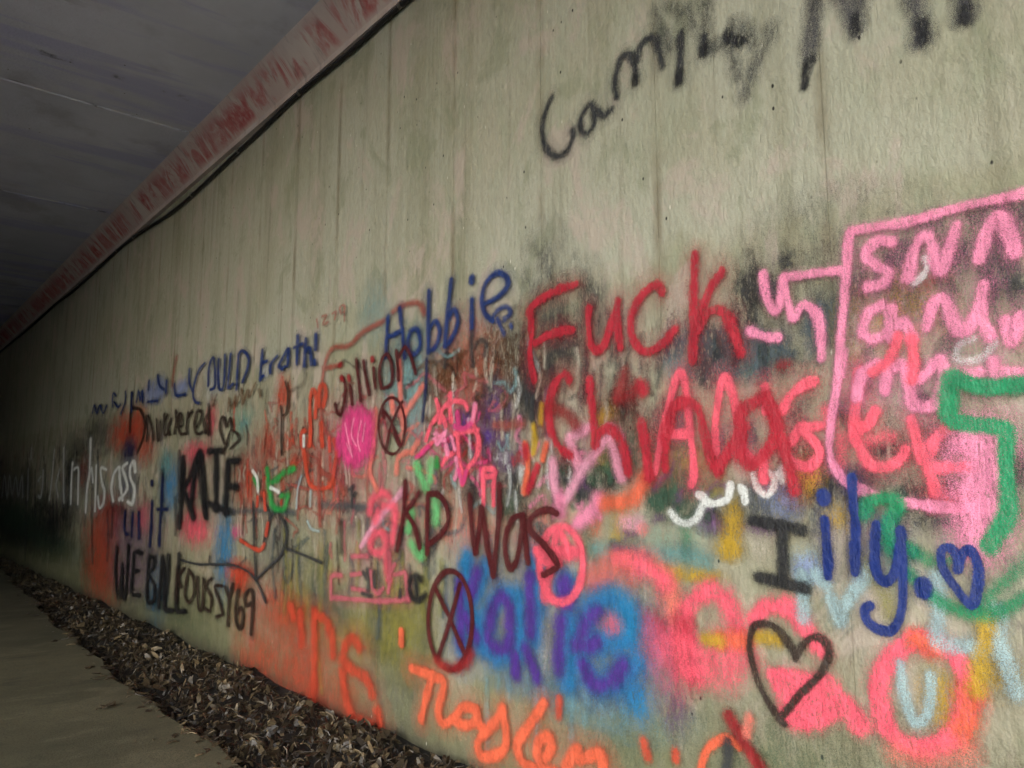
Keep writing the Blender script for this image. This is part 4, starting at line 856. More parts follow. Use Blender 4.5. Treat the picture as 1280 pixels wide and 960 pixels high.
    ('painted_word', 'broad sky blue haloed name under the dark red words', 'cyan', 0.0892, 1.11, 1, 0.9, 0.15, ['2847,906 2864,777 2880,649 2887,512;2718,874 2785,774 2836,696 2783,630 2749,543', '2502,768 2603,767 2691,682 2716,578 2650,508 2556,538 2510,598;2502,778 2495,667 2488,553', '2390,937 2394,822 2399,708 2392,615', '2206,722 2208,614 2210,481;2218,857 2222,807', '2124,640 2002,671 1898,694 1907,785 1987,822 2084,772 2143,659 2126,557 2041,503 1936,547 1867,608']),
    ('paint_patch', 'sky blue haze filling the last letter of the blue name', 'cyan', 0, 1, 0.95, 0.6, 0.545, (1944, 662, 126, 143)),
    ('paint_patch', 'sky blue blot below the end of the blue name', 'cyan', 0, 1, 0.95, 0.85, 0.545, (1860, 492, 67, 73)),
    ('paint_patch', 'sky blue blot over the start of the blue name', 'cyan', 0, 1, 0.95, 0.8, 0.545, (2876, 882, 49, 33)),
    ('paint_patch', 'red blot inside the last letter of the blue name', 'rose', 0, 1, 0.95, 0.8, 0.5775, (1983, 729, 53, 38)),
    ('paint_patch', 'pale smear between the blue letters', 'beige', 0, 1, 0.95, 0.4, 0.61, (2329, 578, 35, 83)),
    ('painted_word', 'violet inner strokes of the sky blue name', 'violet', 0.0581, 1.12, 1, 0.9, 0.3, ['2900,795 2898,668 2896,531;2777,848 2828,739;2871,650 2783,568', '2548,729 2556,649 2556,591;2556,723 2611,761 2667,695 2699,600 2666,545 2587,547 2556,591', '2427,858 2420,734 2418,630;2518,529 2513,458;2451,568 2386,467', '2246,708 2254,607 2258,517', '2042,769 2110,717 2131,635;2162,626 2099,635 2044,656;2125,565 2065,503 1994,520 1923,591']),
    ('paint_spot', 'violet dot of the i in the sky blue name', 'violet', 0.0799, 1.09, 0.9, 0.95, 0.15, '2224,848 2218,793'),
    ('painted_ring', 'hot pink circled letter above the blue name', 'hotpink', 0.0373, 1.09, 0.6, 0.9, 0.15, '2118,934 2126,885 2147,840 2179,804 2218,783 2260,778 2301,791 2334,821 2356,865 2363,916 2355,969 2332,1016 2298,1052 2257,1072 2214,1073 2175,1057 2144,1026 2124,983 2118,934;2261,1062 2282,985 2303,881;2244,1059 2216,1013 2194,960;2386,971 2262,979 2128,983;2380,972 2332,926 2251,932'),
    ('painted_stroke', 'thick hot pink bar of the circled letter', 'hotpink', 0.0534, 1.1, 0.8, 0.8, 0.15, '2368,960 2262,963 2161,973;2321,872 2334,791'),
    ('painted_zigzag', 'light pink zigzag between the red letters', 'lightpink', 0.0442, 1.07, 0.8, 0.85, 0.15, '2284,1329 2276,1243 2245,1162 2181,1217 2122,1292 2052,1357 1979,1419;2184,1425 2131,1443 2067,1465;2184,1420 2162,1352 2122,1292;1974,1411 1943,1353 1914,1265'),
    ('painted_stroke', 'broad pink ends of the light pink zigzag', 'pink', 0.0531, 1.07, 0.9, 0.75, 0.15, '2242,1183 2237,1124;2033,1186 2079,1128 2148,1085'),
    ('painted_arch', 'orange arc under the red letters', 'orange', 0.0591, 1.04, 0.9, 0.85, 0.15, '1996,1169 1916,1175 1844,1203 1803,1264'),
    ('painted_arch', 'white arc on the dark green patch', 'white', 0.0255, 1.01, 0.6, 0.7, 0.15, '1694,1143 1667,1118 1627,1106 1586,1126 1558,1170'),
    ('painted_arch', 'white cup shaped stroke under the hot pink letters', 'white', 0.0265, 1, 0.45, 0.9, 0.15, '1577,1205 1557,1197 1539,1179 1501,1177 1463,1193 1449,1235;1413,1230 1401,1215 1397,1186'),
    ('painted_arch', 'white cup shaped stroke above the black capital', 'white', 0.0219, 1, 0.6, 0.75, 0.15, '1364,1269 1348,1225 1321,1205 1297,1225 1284,1265;1312,1276 1285,1260 1261,1285 1263,1250'),
    ('painted_arch', 'faint white loop in the pink box', 'white', 0.019, 1, 0.7, 0.5, 0.15, '657,1599 686,1562 723,1555 749,1564 741,1599 708,1612'),
    ('painted_arch', 'short white curve under the pink capitals', 'white', 0.0194, 1, 0.5, 0.8, 0.15, '842,1790 818,1804 801,1832 809,1850'),
    ('painted_scribble', 'hot pink tangle of scribbles above the dark red name', 'hotpink', 0.0317, 1.21, 0.6, 0.9, 0.3, '3118,1656 3095,1592 3158,1534 3200,1461;3079,1573 3053,1614 2972,1638 2892,1625 2863,1593;2998,1677 3002,1616 2990,1542;2805,1595 2814,1520 2786,1472 2776,1425 2794,1363 2859,1312 2897,1243;2959,1481 2871,1488 2786,1489;2939,1480 2928,1396 2917,1331 2888,1278;3276,1382 3177,1436 3071,1474;3058,1334 3028,1369 2978,1386;3083,1548 3063,1572 3031,1521'),
    ('painted_scribble', 'pale pink overlay in the tangle of scribbles', 'pink', 0.0281, 1.22, 0.7, 0.85, 0.3, '3125,1489 3071,1474 3030,1496;3135,1465 3040,1454;2806,1607 2814,1560 2824,1532;3029,1424 3018,1387;2947,1361 2937,1308 2956,1267;2989,1470 2958,1409;3114,1476 3102,1439 3040,1485'),
    ('painted_scribble', 'magenta zigzag in the tangle of scribbles', 'magenta', 0.0299, 1.22, 0.7, 0.85, 0.15, '3287,1376 3220,1406 3177,1429;2927,1308 2897,1249 2869,1301;2960,1516 2890,1501 2833,1521;2941,1581 2930,1533'),
    ('painted_loop', 'small hot pink arch above the dark red W', 'hotpink', 0.0307, 1.16, 0.6, 0.9, 0.15, '2737,1153 2738,1209 2738,1299 2702,1310 2658,1298 2667,1232 2666,1154;2738,1276 2667,1276'),
    ('painted_stroke', 'yellow streaks left of the red letters', 'ochre', 0.0321, 1.11, 0.9, 0.85, 0.15, '2401,1484 2392,1420 2402,1368;2346,1570 2355,1497'),
    ('painted_stroke', 'orange and red flame strokes above the dark smudge', 'orange', 0.0321, 1.11, 0.7, 0.9, 0.15, '2453,1412 2434,1321 2458,1211;2321,1401 2341,1345'),
    ('painted_stroke', 'red stroke beside the flame strokes', 'red', 0.0357, 1.12, 0.8, 0.9, 0.15, '2375,1315 2403,1263 2434,1216;2449,1401 2446,1353'),
    ('painted_stroke', 'lime green drips behind the dark red initials', 'lime', 0.0575, 1.26, 0.8, 0.8, 0.35, '3279,1337 3230,1269 3189,1224;3164,1261 3154,1357;3320,1103 3344,1012;3315,947 3246,892 3208,916;3111,1166 3103,1066'),
    ('painted_stroke', 'lime dab above the dark red initials', 'grass', 0.0379, 1.24, 0.8, 0.8, 0.15, '3103,1363 3102,1333'),
    ('painted_stroke', 'light pink diagonal rod left of the dark red K', 'lightpink', 0.0508, 1.35, 0.8, 0.8, 0.15, '3812,903 3712,997 3607,1080 3491,1153 3407,1208'),
    ('painted_loop', 'hot pink loops under the light pink rod', 'hotpink', 0.0609, 1.35, 0.9, 0.72, 0.15, '3733,1093 3704,1158 3612,1199 3536,1176;3594,1128 3490,1130 3473,1053 3498,944;3665,983 3709,933 3692,886 3599,884 3556,933 3588,979 3649,984;3554,872 3537,811 3520,751;3668,1047 3639,1095'),
    ('painted_stroke', 'orange red tail above the hot pink loops', 'coral', 0.0399, 1.32, 0.8, 0.75, 0.15, '3732,1595 3710,1469 3736,1346 3726,1289 3659,1215;3467,1302 3455,1380 3357,1408;3275,1451 3329,1407'),
    ('painted_swirl', 'faded red brown swirl around the maroon name', 'rust', 0.0432, 1.43, 0.9, 0.72, 0.15, '3633,2141 3852,2114 4022,2057 4206,2070 4298,2009 4345,1868 4353,1710 4283,1574 4170,1492 4139,1415;3535,2178 3430,2195 3288,2180 3227,2113;4337,1961 4226,1954 4106,1953'),
    ('painted_stroke', 'coral strokes crossing the pale blue panel', 'coral', 0.0443, 1.31, 0.8, 0.75, 0.15, '3528,1704 3515,1623;3461,1893 3445,1731 3408,1537;3390,1614 3313,1674 3237,1733;3690,1647 3705,1484 3724,1402'),
    ('painted_loop', 'orange loops left of the maroon name', 'vermilion', 0.0468, 1.56, 0.65, 0.88, 0.15, '4487,1633 4495,1736 4476,1830 4423,1802 4413,1659;4375,1727 4374,1829 4335,1856 4288,1813 4309,1722;4335,1616 4317,1477;4580,1583 4591,1503;4475,1577 4485,1483'),
    ('painted_loop', 'long orange red U under the maroon name', 'vermilion', 0.0442, 1.55, 0.65, 0.88, 0.15, '4595,1504 4600,1568 4557,1581;4585,1495 4543,1407 4500,1304 4444,1238 4335,1219 4223,1227 4171,1264 4146,1352 4120,1439 4163,1508;4323,1523 4304,1476;4226,1518 4214,1443;4483,1648 4472,1498'),
    ('painted_stroke', 'red brown leaning strokes under the orange U', 'rust', 0.0416, 1.54, 0.8, 0.7, 0.15, '4343,1340 4211,1286;4350,1318 4328,1129 4303,996;4718,1243 4468,1211;4086,1256 4023,1191'),
    ('painted_letter', 'red brown upright pair right of the green scribble', 'umber', 0.0499, 1.48, 0.8, 0.6, 0.15, '4050,1027 4046,963;4047,1017 4033,860'),
    ('paint_spot', 'bright magenta oval scribbled solid under the maroon name', 'magenta', 0, 1, 0.35, 1, 0.18, (3910, 1514, 236, 197)),
    ('painted_scribble', 'paler pink scribble lines on the magenta oval', 'pink', 0.0162, 1.43, 0.8, 0.7, 0.15, '4032,1597 3997,1515 3948,1419;3930,1620 3954,1527 3893,1460;3844,1600 3881,1502 3850,1430;4010,1479 3933,1397;3802,1583 3825,1485'),
    ('painted_loop', 'black h shaped mark on the grey line', 'soot', 0.0325, 1.44, 0.7, 0.8, 0.15, '3938,1223 3921,1122;3960,1212 3915,1234;3923,1167 3891,1195'),
    ('painted_stroke', 'small black drip marks under the red initials', 'soot', 0.027, 1.15, 0.8, 0.6, 0.15, '2834,1958 2824,1794;2817,1874 2769,1908 2721,1881 2737,1833;2403,1633 2410,1525'),
    ('painted_stroke', 'dark line down beside the pale blue panel', 'navy', 0.0249, 1.26, 0.8, 0.8, 0.15, '3202,1872 3208,1730 3232,1559'),
    ('painted_word', 'small faded red boxed lettering left of the maroon circle', 'rose', 0.0331, 1.38, 0.9, 0.75, 0.15, ['4139,591 4143,654 4139,718 4028,731;4139,598 4006,605 3811,619 3554,640 3326,674;3906,844 3743,858', '3914,744 3805,760;3896,670 3734,673', '3699,775 3683,704 3631,670 3569,705', '3521,885 3513,822 3510,765;3523,764 3465,832;3520,688 3510,752', '3364,796 3345,736 3337,676;3463,782 3370,802']),
    ('painted_letter', 'black strokes over the small faded red lettering', 'soot', 0.031, 1.37, 0.9, 0.8, 0.15, '3739,785 3723,720 3733,653;3786,655 3694,651;3778,768 3737,732;3661,778 3658,707;3407,706 3406,675'),
    ('painted_letter', 'black smudged letter a left of the maroon circle', 'black', 0.0386, 1.27, 0.8, 0.85, 0.15, '3224,778 3268,792 3317,769 3322,720 3287,681 3232,681 3179,710;3267,774 3254,685'),
    ('painted_drawing', 'thin black star shaped line drawing under the black name', 'soot', 0.028, 1.77, 0.5, 0.92, 0.15, ['6116,698 6087,640 5703,665 5404,649 5224,597 5117,528 5046,470', '5323,1123 5282,876 5225,603', '5224,597 5006,707 4856,776 4774,864 4768,965 4881,1039', '5182,1153 5058,1074 5040,994 5118,858', '4772,838 4540,815 4272,784', '6801,623 6523,617 6320,620 6076,641', '4946,1070 5035,1008 5062,954']),
    ('painted_stroke', 'red strokes on the thin black drawing', 'vermilion', 0.0471, 1.76, 0.7, 0.85, 0.15, '5246,1157 5250,1097;5143,1184 5111,1074;5061,984 5084,908;5518,851 5352,818 5179,801 5100,846'),
    ('painted_scribble', 'bright green scribble in the middle of the left words', 'grass', 0.0654, 1.69, 0.85, 0.9, 0.3, '5108,1354 5066,1235 5014,1118 4932,1086 4816,1089 4768,1178;5028,1260 4931,1284 4838,1324;4763,1332 4690,1347;4862,1169 4767,1170;5325,1287 5254,1235'),
    ('painted_stroke', 'white dab on the green scribble', 'white', 0.0395, 1.7, 0.7, 0.8, 0.15, '5034,1222 4963,1210 4903,1194;5353,1340 5271,1287 5246,1200;4563,1550 4558,1486'),
    ('painted_stroke', 'pale white streaks right of the green scribble', 'paleblue', 0.0261, 1.58, 0.8, 0.6, 0.15, '4633,1093 4624,1203 4578,1297;4443,1112 4442,1204;4470,1020 4416,976 4317,966'),
    ('painted_word', 'white words running along the dark far end of the wall', 'white', 0.094, 2.45, 0.8, 0.95, 0.15, ['8995,1431 9154,1360 9209,1212 9107,1079;8945,1430 8883,1278 8742,1097', '8657,1470 8821,1421 8677,1316 8593,1201 8862,1096', '8337,1381 8416,1477 8538,1416 8491,1314 8334,1214 8366,1065 8526,1075', '10322,1792 10264,1432 10326,1225 10311,931;10307,1225 10188,1445 10061,1283', '9955,1470 9864,956', '9487,1419 9731,1437 9642,1281 9505,1184 9522,1046 9674,995 9776,1112', '11211,1527 11201,1288 11146,1020;11112,1446 10871,1457 10806,1255 10742,1019']),
    ('painted_word', 'dim grey words at the far left end of the wall', 'white', 0.1018, 2.56, 0.95, 0.5, 0.15, ['11812,1742 11703,1373 11556,1029', '12429,1747 12437,1432 12504,1050', '11988,1460 12117,1258 11932,1090', '13125,1460 13089,1260 13156,1078 13356,1094', '14249,1833 14210,1673;13452,1316 13279,1370', '16825,1040 16748,1425 16254,1046 16179,1419 15739,1094 15505,1391 15099,1078 14899,1406 14675,1062', '14371,1499 14208,1028']),
    ('painted_word', 'dark navy two word line under the white words', 'navy', 0.0675, 2.26, 0.5, 0.9, 0.15, ['8614,978 8579,778 8438,759', '8332,972 8322,740', '8126,977 8065,741', '7716,1092 7701,885 7697,679', '7438,1310 7439,1028 7424,706;7538,1024 7249,1030']),
    ('paint_spot', 'navy dot above the two word line', 'navy', 0.0876, 2.24, 0.5, 0.95, 0.15, '7766,1278 7760,1249'),
    ('painted_word', 'black capitals in two words low above the wood chips', 'black', 0.0826, 2.25, 0.45, 0.93, 0.15, ['8790,609 8787,387 8681,177 8571,147 8546,460;8546,460 8475,171 8355,183 8367,647', '7914,606 8153,591 8158,410 8161,216 7896,220;8144,409 7988,434', '7671,593 7677,376 7657,218;7672,595 7511,585 7527,499 7659,433 7455,347 7461,214 7622,191', '7303,184 7289,410 7270,620 7189,396 7147,214', '7113,636 7107,403 7143,191 6922,196', '6834,666 6846,427 6826,216 6622,227']),
    ('painted_word', 'brown black tag ending in numbers beside the black capitals', 'umber', 0.0444, 1.93, 0.5, 0.95, 0.15, ['6865,539 6856,426 6840,293;6695,563 6819,475 6720,406', '6577,562 6619,448 6636,348 6535,304 6420,392 6464,506 6576,556', '6370,519 6340,389 6292,279 6220,308 6221,516', '6060,536 6168,469 6040,399 6055,296 6159,304', '5828,501 5974,482 5868,388 5802,306 5908,269', '5760,498 5685,437 5627,535;5685,437 5686,238', '5520,502 5550,394 5523,274 5445,251 5410,335 5449,391 5518,340', '5273,439 5361,415 5396,467 5330,520 5265,516 5248,428 5262,235']),
    ('painted_word', 'black four letter name on the left of the wall', 'black', 0.1041, 1.97, 0.7, 0.95, 0.15, ['6874,1474 6857,1172 6877,895;6506,1496 6651,1325 6847,1194;6776,1172 6532,982', '6458,1505 6576,1260 6609,1066;6426,1494 6330,1259 6231,991', '6248,1509 5992,1508;6092,1504 6061,1278 6041,1057', '5820,1425 5841,1257 5834,1042;5820,1423 5635,1422;5822,1234 5641,1228;6188,1095 5772,1048']),
    ('painted_stroke', 'black smears dripping over the four letter name', 'black', 0.0678, 2.02, 0.8, 0.85, 0.15, '6456,1414 6418,1261 6338,1112 6264,995;6841,1422 6870,1210'),
    ('painted_letter', 'large red brown round letter before the brown word', 'umber', 0.0736, 2.31, 0.6, 0.85, 0.15, '8567,2035 8290,1994 8125,1864 8135,1716 8306,1574;8651,2199 8646,1975 8626,1792'),
    ('painted_word', 'brown lower case word under the blue line', 'umber', 0.0463, 2.1, 0.6, 0.92, 0.15, ['8041,1920 7973,1793 7968,1672;7978,1916 7833,1797 7760,1674', '7696,1861 7634,1680 7557,1676 7568,1829', '7469,1892 7433,1705 7292,1721;7455,1822 7374,1874', '7270,1697 7329,1768 7259,1832;7133,1902 7115,1800 7149,1702', '7055,1752 6951,1768 6992,1870 7060,1819 6985,1693 6840,1686', '6795,1861 6822,1771 6814,1684;6789,1823 6703,1870', '6607,1716 6503,1762 6463,1832 6563,1860 6625,1769 6563,1666 6416,1674', '6321,1811 6394,1755 6342,1660 6284,1748;6305,1892 6287,1768 6269,1646']),
    ('painted_heart', 'small brown heart after the brown word', 'umber', 0.046, 1.88, 0.5, 0.92, 0.15, '5897,1549 6007,1641 6038,1730 5972,1765 5894,1688 5828,1746 5792,1677 5841,1613 5897,1549;5884,1548 5941,1493'),
    ('painted_loop', 'brown loop hanging off the small heart', 'umber', 0.0388, 1.85, 0.6, 0.85, 0.15, '5771,1647 5669,1618 5633,1575 5709,1546 5791,1516'),
    ('painted_scribble', 'faint ochre scribble above the small heart', 'brown', 0.0387, 1.85, 0.8, 0.62, 0.15, '5879,1807 5866,1903 5805,1821 5741,1911 5720,1833 5624,1948 5588,1841 5505,1936 5476,1878 5372,1969;6262,1968 6207,1872;6136,1956 6184,1910;5300,1917 5274,1869'),
    ('painted_stroke', 'faint ochre smear above the blue line', 'rust', 0.0729, 2.13, 1, 0.5, 0.15, '7256,2405 7321,2274 7334,2147'),
    ('painted_drawing', 'dark stem of the orange leaf shape', 'umber', 0.0281, 1.67, 0.6, 0.9, 0.15, '4932,1771 4906,1701 4898,1566 4883,1441;4868,1927 4822,1838 4831,1730 4897,1701'),
    ('painted_stroke', 'faint grey brown marks right of the leaf shape', 'umber', 0.0376, 1.65, 1, 0.38, 0.15, '4594,1996 4579,1921 4639,1878 4786,1859;4682,1841 4678,1800;5169,1895 5180,1791 5132,1734;4742,1567 4725,1591'),
    ('paint_patch', 'pale blue highlight in the blue line at its left', 'periwinkle', 0, 1, 0.95, 0.85, 0.545, (7900, 2130, 246, 100)),
    ('paint_patch', 'pale blue highlight in the middle of the blue line', 'periwinkle', 0, 1, 0.95, 0.85, 0.545, (7650, 2155, 176, 110)),
    ('paint_patch', 'lilac dot in the blue line', 'periwinkle', 0, 1, 0.95, 0.9, 0.5125, (7030, 2095, 198, 68)),
    ('paint_patch', 'off white fill inside the first blue capital', 'beige', 0, 1, 0.95, 0.75, 0.5125, (6545, 2037, 137, 118)),
    ('paint_patch', 'off white fill inside the second blue capital', 'white', 0, 1, 0.95, 0.45, 0.5125, (6300, 2055, 115, 125)),
    ('paint_patch', 'off white fill inside the third blue capital', 'white', 0, 1, 0.95, 0.4, 0.5125, (6105, 2046, 96, 102)),
    ('paint_patch', 'off white dab inside the last blue word', 'white', 0, 1, 0.95, 0.55, 0.545, (5183, 2035, 64, 45)),
    ('painted_word', 'navy blue sentence climbing along the middle of the wall', 'hebbie', 0.0417, 1.94, 0.55, 0.93, 0.15, ['10260,2104 10195,2197 10044,2089 9921,2175 9748,2067 9600,2143', '9348,2109 9360,2257 9221,2223;9283,2159 9111,2090 9015,2110;8848,2230 8832,2122 8966,2011', '8604,2195 8558,1995', '8398,2086 8355,2191 8267,2088 8224,2185 8177,2067', '8008,2258 8012,2177;7733,2284 7655,2179 7513,2130;8007,2053 7685,2039', '7446,2205 7450,2089', '7210,2147 7185,2064 7105,2035 6903,2028', '6825,2239 6813,2129 6707,2037', '6449,2246 6585,2201 6671,2103 6692,1998 6621,1938 6536,1921', '6338,2047 6342,2192 6263,2273 6206,2186 6185,2031 6282,2010', '6132,2243 6122,2096 6083,2001 6007,1994 5987,2081 5997,2256', '5879,2251 5889,2129 5898,1993 5798,2008', '5718,2225 5719,2090 5722,1957;5718,2225 5635,2243 5513,2170 5534,2088 5612,2003', '5269,2198 5281,2086 5286,1987;5266,2107 5190,2107;5287,1997 5234,2009', '5118,2014 5110,2079 5015,2120', '4916,2021 4978,2050 4922,2095 4839,2149 4840,2042;4936,2028 4849,2035', '4699,2218 4699,2117 4697,2029;4744,2144 4628,2153', '4578,2179 4583,2085 4586,2004;4583,2085 4518,2113 4485,2000', '4437,2187 4435,2090;4447,2019 4442,1998']),
    ('painted_number', 'faint red four digit number above the swirl', 'rust', 0.0226, 1.5, 0.8, 0.6, 0.15, '4431,2283 4412,2228;4359,2288 4303,2285 4342,2237 4277,2240;4220,2284 4179,2287 4190,2243;4069,2213 4074,2305 4127,2304 4111,2266 4073,2272'),
    ('painted_word', 'dark blue name climbing above the maroon name', 'hebbie', 0.0321, 1.23, 0.6, 0.95, 0.15, ['3582,2157 3591,2051 3600,1933;3467,2184 3435,2039 3410,1909;3591,2045 3509,2048 3436,2062', '3363,2028 3382,1974 3350,1918 3290,1922 3262,1968 3294,2040 3353,2044', '3192,2224 3192,2080 3188,1903;3187,2023 3128,2058 3090,1997 3120,1931 3184,1908', '2996,2246 3024,2094 3047,1916;3023,2051 2974,2091 2939,2032 2977,1959 3038,1920', '2831,2112 2831,2040 2831,1978', '2738,2075 2645,2088 2570,2123 2578,2172 2646,2203 2723,2174 2754,2108 2735,2034 2675,1985']),
    ('paint_spot', 'dark blue dot of the i in the blue name', 'hebbie', 0.0459, 1.18, 0.5, 0.95, 0.15, '2832,2217 2832,2204'),
    ('painted_scribble', 'blue squiggle at the end of the blue name', 'hebbie', 0.0251, 1.14, 0.8, 0.8, 0.15, '2668,2007 2622,2032 2570,2030 2548,1997 2592,1975;2637,1987 2615,1944 2592,1911;2548,1943 2541,1932'),
    ('painted_word', 'maroon seven letter name under the dark blue name', 'maroon', 0.029, 1.38, 0.45, 0.95, 0.15, ['4088,1874 4048,1838 4043,1749 4081,1657 4133,1667 4158,1720', '3988,1819 3967,1755 3952,1704', '3922,1962 3891,1847 3856,1720', '3836,1939 3802,1837 3763,1742', '3724,1889 3709,1827 3696,1772', '3633,1766 3659,1857 3624,1936 3570,1941 3528,1866 3531,1785 3606,1763', '3489,1954 3471,1871 3458,1795;3462,1916 3406,1960 3356,1919 3297,1811']),
    ('paint_spot', 'maroon dots of the two letters i', 'darkred', 0.0435, 1.45, 0.5, 0.95, 0.15, '4001,1871 3995,1851;3740,1945 3735,1932;4106,1959 4119,1948;4088,1874 4082,1860'),
    ('painted_circle', 'thin maroon circle crossed out under the maroon name', 'maroon', 0.0218, 1.31, 0.45, 0.95, 0.15, '3390,1545 3396,1495 3416,1452 3449,1420 3490,1404 3536,1406 3579,1425 3617,1460 3642,1507 3653,1560 3647,1613 3625,1657 3590,1689 3547,1703 3501,1699 3458,1678 3423,1642 3399,1596 3390,1545;3628,1654 3523,1572 3435,1444;3423,1672 3523,1561 3575,1415'),
    ('paint_spot', 'maroon blot at the foot of the thin crossed circle', 'maroon', 0.0359, 1.32, 0.5, 0.95, 0.15, '3489,1508 3442,1449;3611,1624 3600,1606'),
    ('painted_word', 'first bright red word above the larger red name', 'red', 0.0363, 1.04, 0.45, 0.93, 0.32, ['2423,1978 2405,2003 2282,2040 2142,2047;2419,1986 2410,1896 2417,1776 2391,1681;2392,1837 2284,1863 2160,1862', '2066,1933 2073,1870 2061,1790 2033,1759 1987,1780 1944,1866 1916,1936;1916,1936 1921,1845 1907,1752', '1703,1928 1731,1962 1793,1938 1841,1881 1853,1818 1832,1758 1779,1721 1711,1741 1653,1783', '1559,2038 1565,1924 1572,1804 1580,1666;1452,1950 1505,1890 1553,1786;1563,1765 1517,1817 1466,1820 1427,1773 1390,1660']),
    ('painted_word', 'hot pink capitals showing behind and beside the large red name', 'hotpink', 0.0312, 1, 0.45, 0.93, 0.2, ['1754,1283 1727,1384 1685,1525 1645,1614 1622,1611 1606,1519 1598,1408 1588,1284 1599,1241;1684,1412 1598,1411', '1498,1346 1499,1431 1468,1572 1449,1586 1423,1518 1413,1440', '1411,1405 1390,1336 1353,1314;1308,1545 1312,1468;1326,1334 1326,1254', '1140,1547 1181,1537 1227,1503 1250,1466', '1127,1410 1195,1404 1225,1367;1181,1396 1146,1357 1139,1323 1172,1292 1214,1300 1240,1323', '1007,1556 1023,1456 1030,1378 1014,1332 989,1293 947,1286 910,1304 893,1331;967,1442 987,1408 1026,1394', '873,1413 855,1327 837,1278 826,1219;785,1381 814,1355 832,1320;819,1281 775,1282 737,1282']),
    ('painted_word', 'second large red name below the bright red word', 'red', 0.0415, 1.02, 0.5, 0.93, 0.34, ['2181,1657 2209,1686 2268,1644 2303,1558 2292,1469 2246,1393 2185,1356', '2069,1645 2054,1522 2046,1397;2049,1414 1984,1452 1929,1424 1896,1359 1880,1288', '1812,1465 1799,1387 1781,1268', '1711,1297 1701,1405 1670,1498 1616,1523 1563,1492 1540,1412 1520,1333 1497,1286', '1497,1286 1449,1344 1411,1405 1399,1460 1360,1495 1312,1505 1277,1458 1291,1372 1330,1320 1380,1301 1409,1350 1394,1425', '1304,1510 1273,1425 1247,1333 1223,1223']),
    ('paint_spot', 'large red dot above the second red name', 'red', 0.0657, 1.03, 0.6, 0.95, 0.15, '1815,1595 1805,1584'),
    ('painted_stroke', 'red dab on the shaft of the second red name', 'darkred', 0.0529, 1.06, 0.9, 0.7, 0.15, '2287,1557 2201,1524 2142,1469;1883,1662 1905,1600 1922,1561 1844,1578'),
    ('painted_stroke', 'faded hot pink strokes among the hot pink capitals', 'hotpink', 0.0329, 1, 1, 0.5, 0.15, '986,1360 955,1368 924,1370;824,1207 792,1195 754,1202;1110,1456 1096,1408;1071,1374 1075,1295;1016,1403 1031,1372'),
    ('painted_frame', 'long pink frame line around the pink lettering', 'pink', 0.0276, 1, 0.5, 0.88, 0.25, '550,1960 620,1963 715,1967 855,1963 981,1976 1009,1965 1025,1869 1040,1756 1055,1656 1075,1524;1049,1624 1066,1546 1092,1441 1105,1362 1099,1296 1058,1243 977,1205;917,1191 854,1183 793,1177 719,1174;1035,1865 1119,1875 1226,1883'),
    ('painted_scribble', 'pink zigzag squiggle left of the pink frame', 'pink', 0.0286, 1, 0.5, 0.9, 0.25, '1296,1909 1288,1837 1263,1781 1238,1813 1227,1876 1215,1808 1199,1748 1167,1785 1139,1766 1117,1720 1115,1613;1354,1733 1302,1706 1255,1696'),
    ('painted_word', 'pink three row lettering inside the pink frame', 'pink', 0.0309, 1, 0.5, 0.9, 0.25, ['895,1918 929,1929 965,1896 937,1856 908,1830 927,1801 966,1801', '853,1802 836,1866 809,1911 788,1893 781,1825 764,1809 745,1857 723,1920', '678,1817 656,1879 628,1920 609,1890 595,1815', '930,1742 969,1723 987,1673 962,1648 923,1657', '904,1725 908,1687 909,1642;908,1667 870,1679 854,1634', '816,1659 795,1715 771,1731 752,1686 738,1641 716,1637 687,1687 671,1746 679,1667 664,1612', '628,1647 618,1593 596,1653', '1017,1486 998,1543 954,1574 930,1555 933,1497;922,1547 893,1566 869,1541 868,1473', '843,1517 817,1539 789,1566 778,1531', '746,1528 723,1519 696,1522;661,1547 658,1506;643,1516 599,1510', '1000,1552 1016,1488;923,1569 934,1500;873,1550 869,1462 830,1444 792,1465 778,1545']),
    ('painted_stroke', 'hot pink uprights over the pink lettering', 'hotpink', 0.0287, 1, 0.6, 0.9, 0.15, '891,1645 906,1603 929,1574 968,1552;855,1634 854,1565 863,1516'),
    ('painted_block', 'solid pink block filling the green figure', 'pink', 0.1135, 1, 0.8, 0.88, 0.38, '712,1345 702,1333 705,1230 712,1163 730,1100;728,1334 691,1350;725,1230 711,1140'),
    ('painted_number', 'thick green figure five over the pink block', 'green', 0.044, 1, 0.5, 0.97, 0.15, '582,1483 636,1482 686,1482 727,1498 764,1515 773,1448 769,1404 714,1388 656,1378 646,1359 652,1297 654,1231 656,1175 674,1136 705,1085'),
    ('painted_loop', 'thick green loop behind the blue y', 'green', 0.0393, 1, 0.6, 0.9, 0.15, '1011,1174 990,1193 941,1200 921,1181 941,1144 953,1107 930,1078 890,1062;1004,1174 1018,1155'),
    ('painted_letter', 'large black capital I left of the blue letters', 'black', 0.0355, 1, 0.6, 0.97, 0.15, '1374,1125 1307,1118 1255,1113 1204,1100;1266,1107 1269,1053 1272,985;1274,1057 1275,1002 1274,963;1364,953 1297,945 1204,932'),
    ('painted_word', 'bright blue handwritten letters right of the black capital', 'blue', 0.0265, 1, 0.3, 0.98, 0.06, ['1132,1135 1129,1067 1126,1003', '1044,1256 1043,1167 1042,1103 1049,1009', '982,1128 991,1069 992,1013', '917,1115 919,1067 925,1018']),
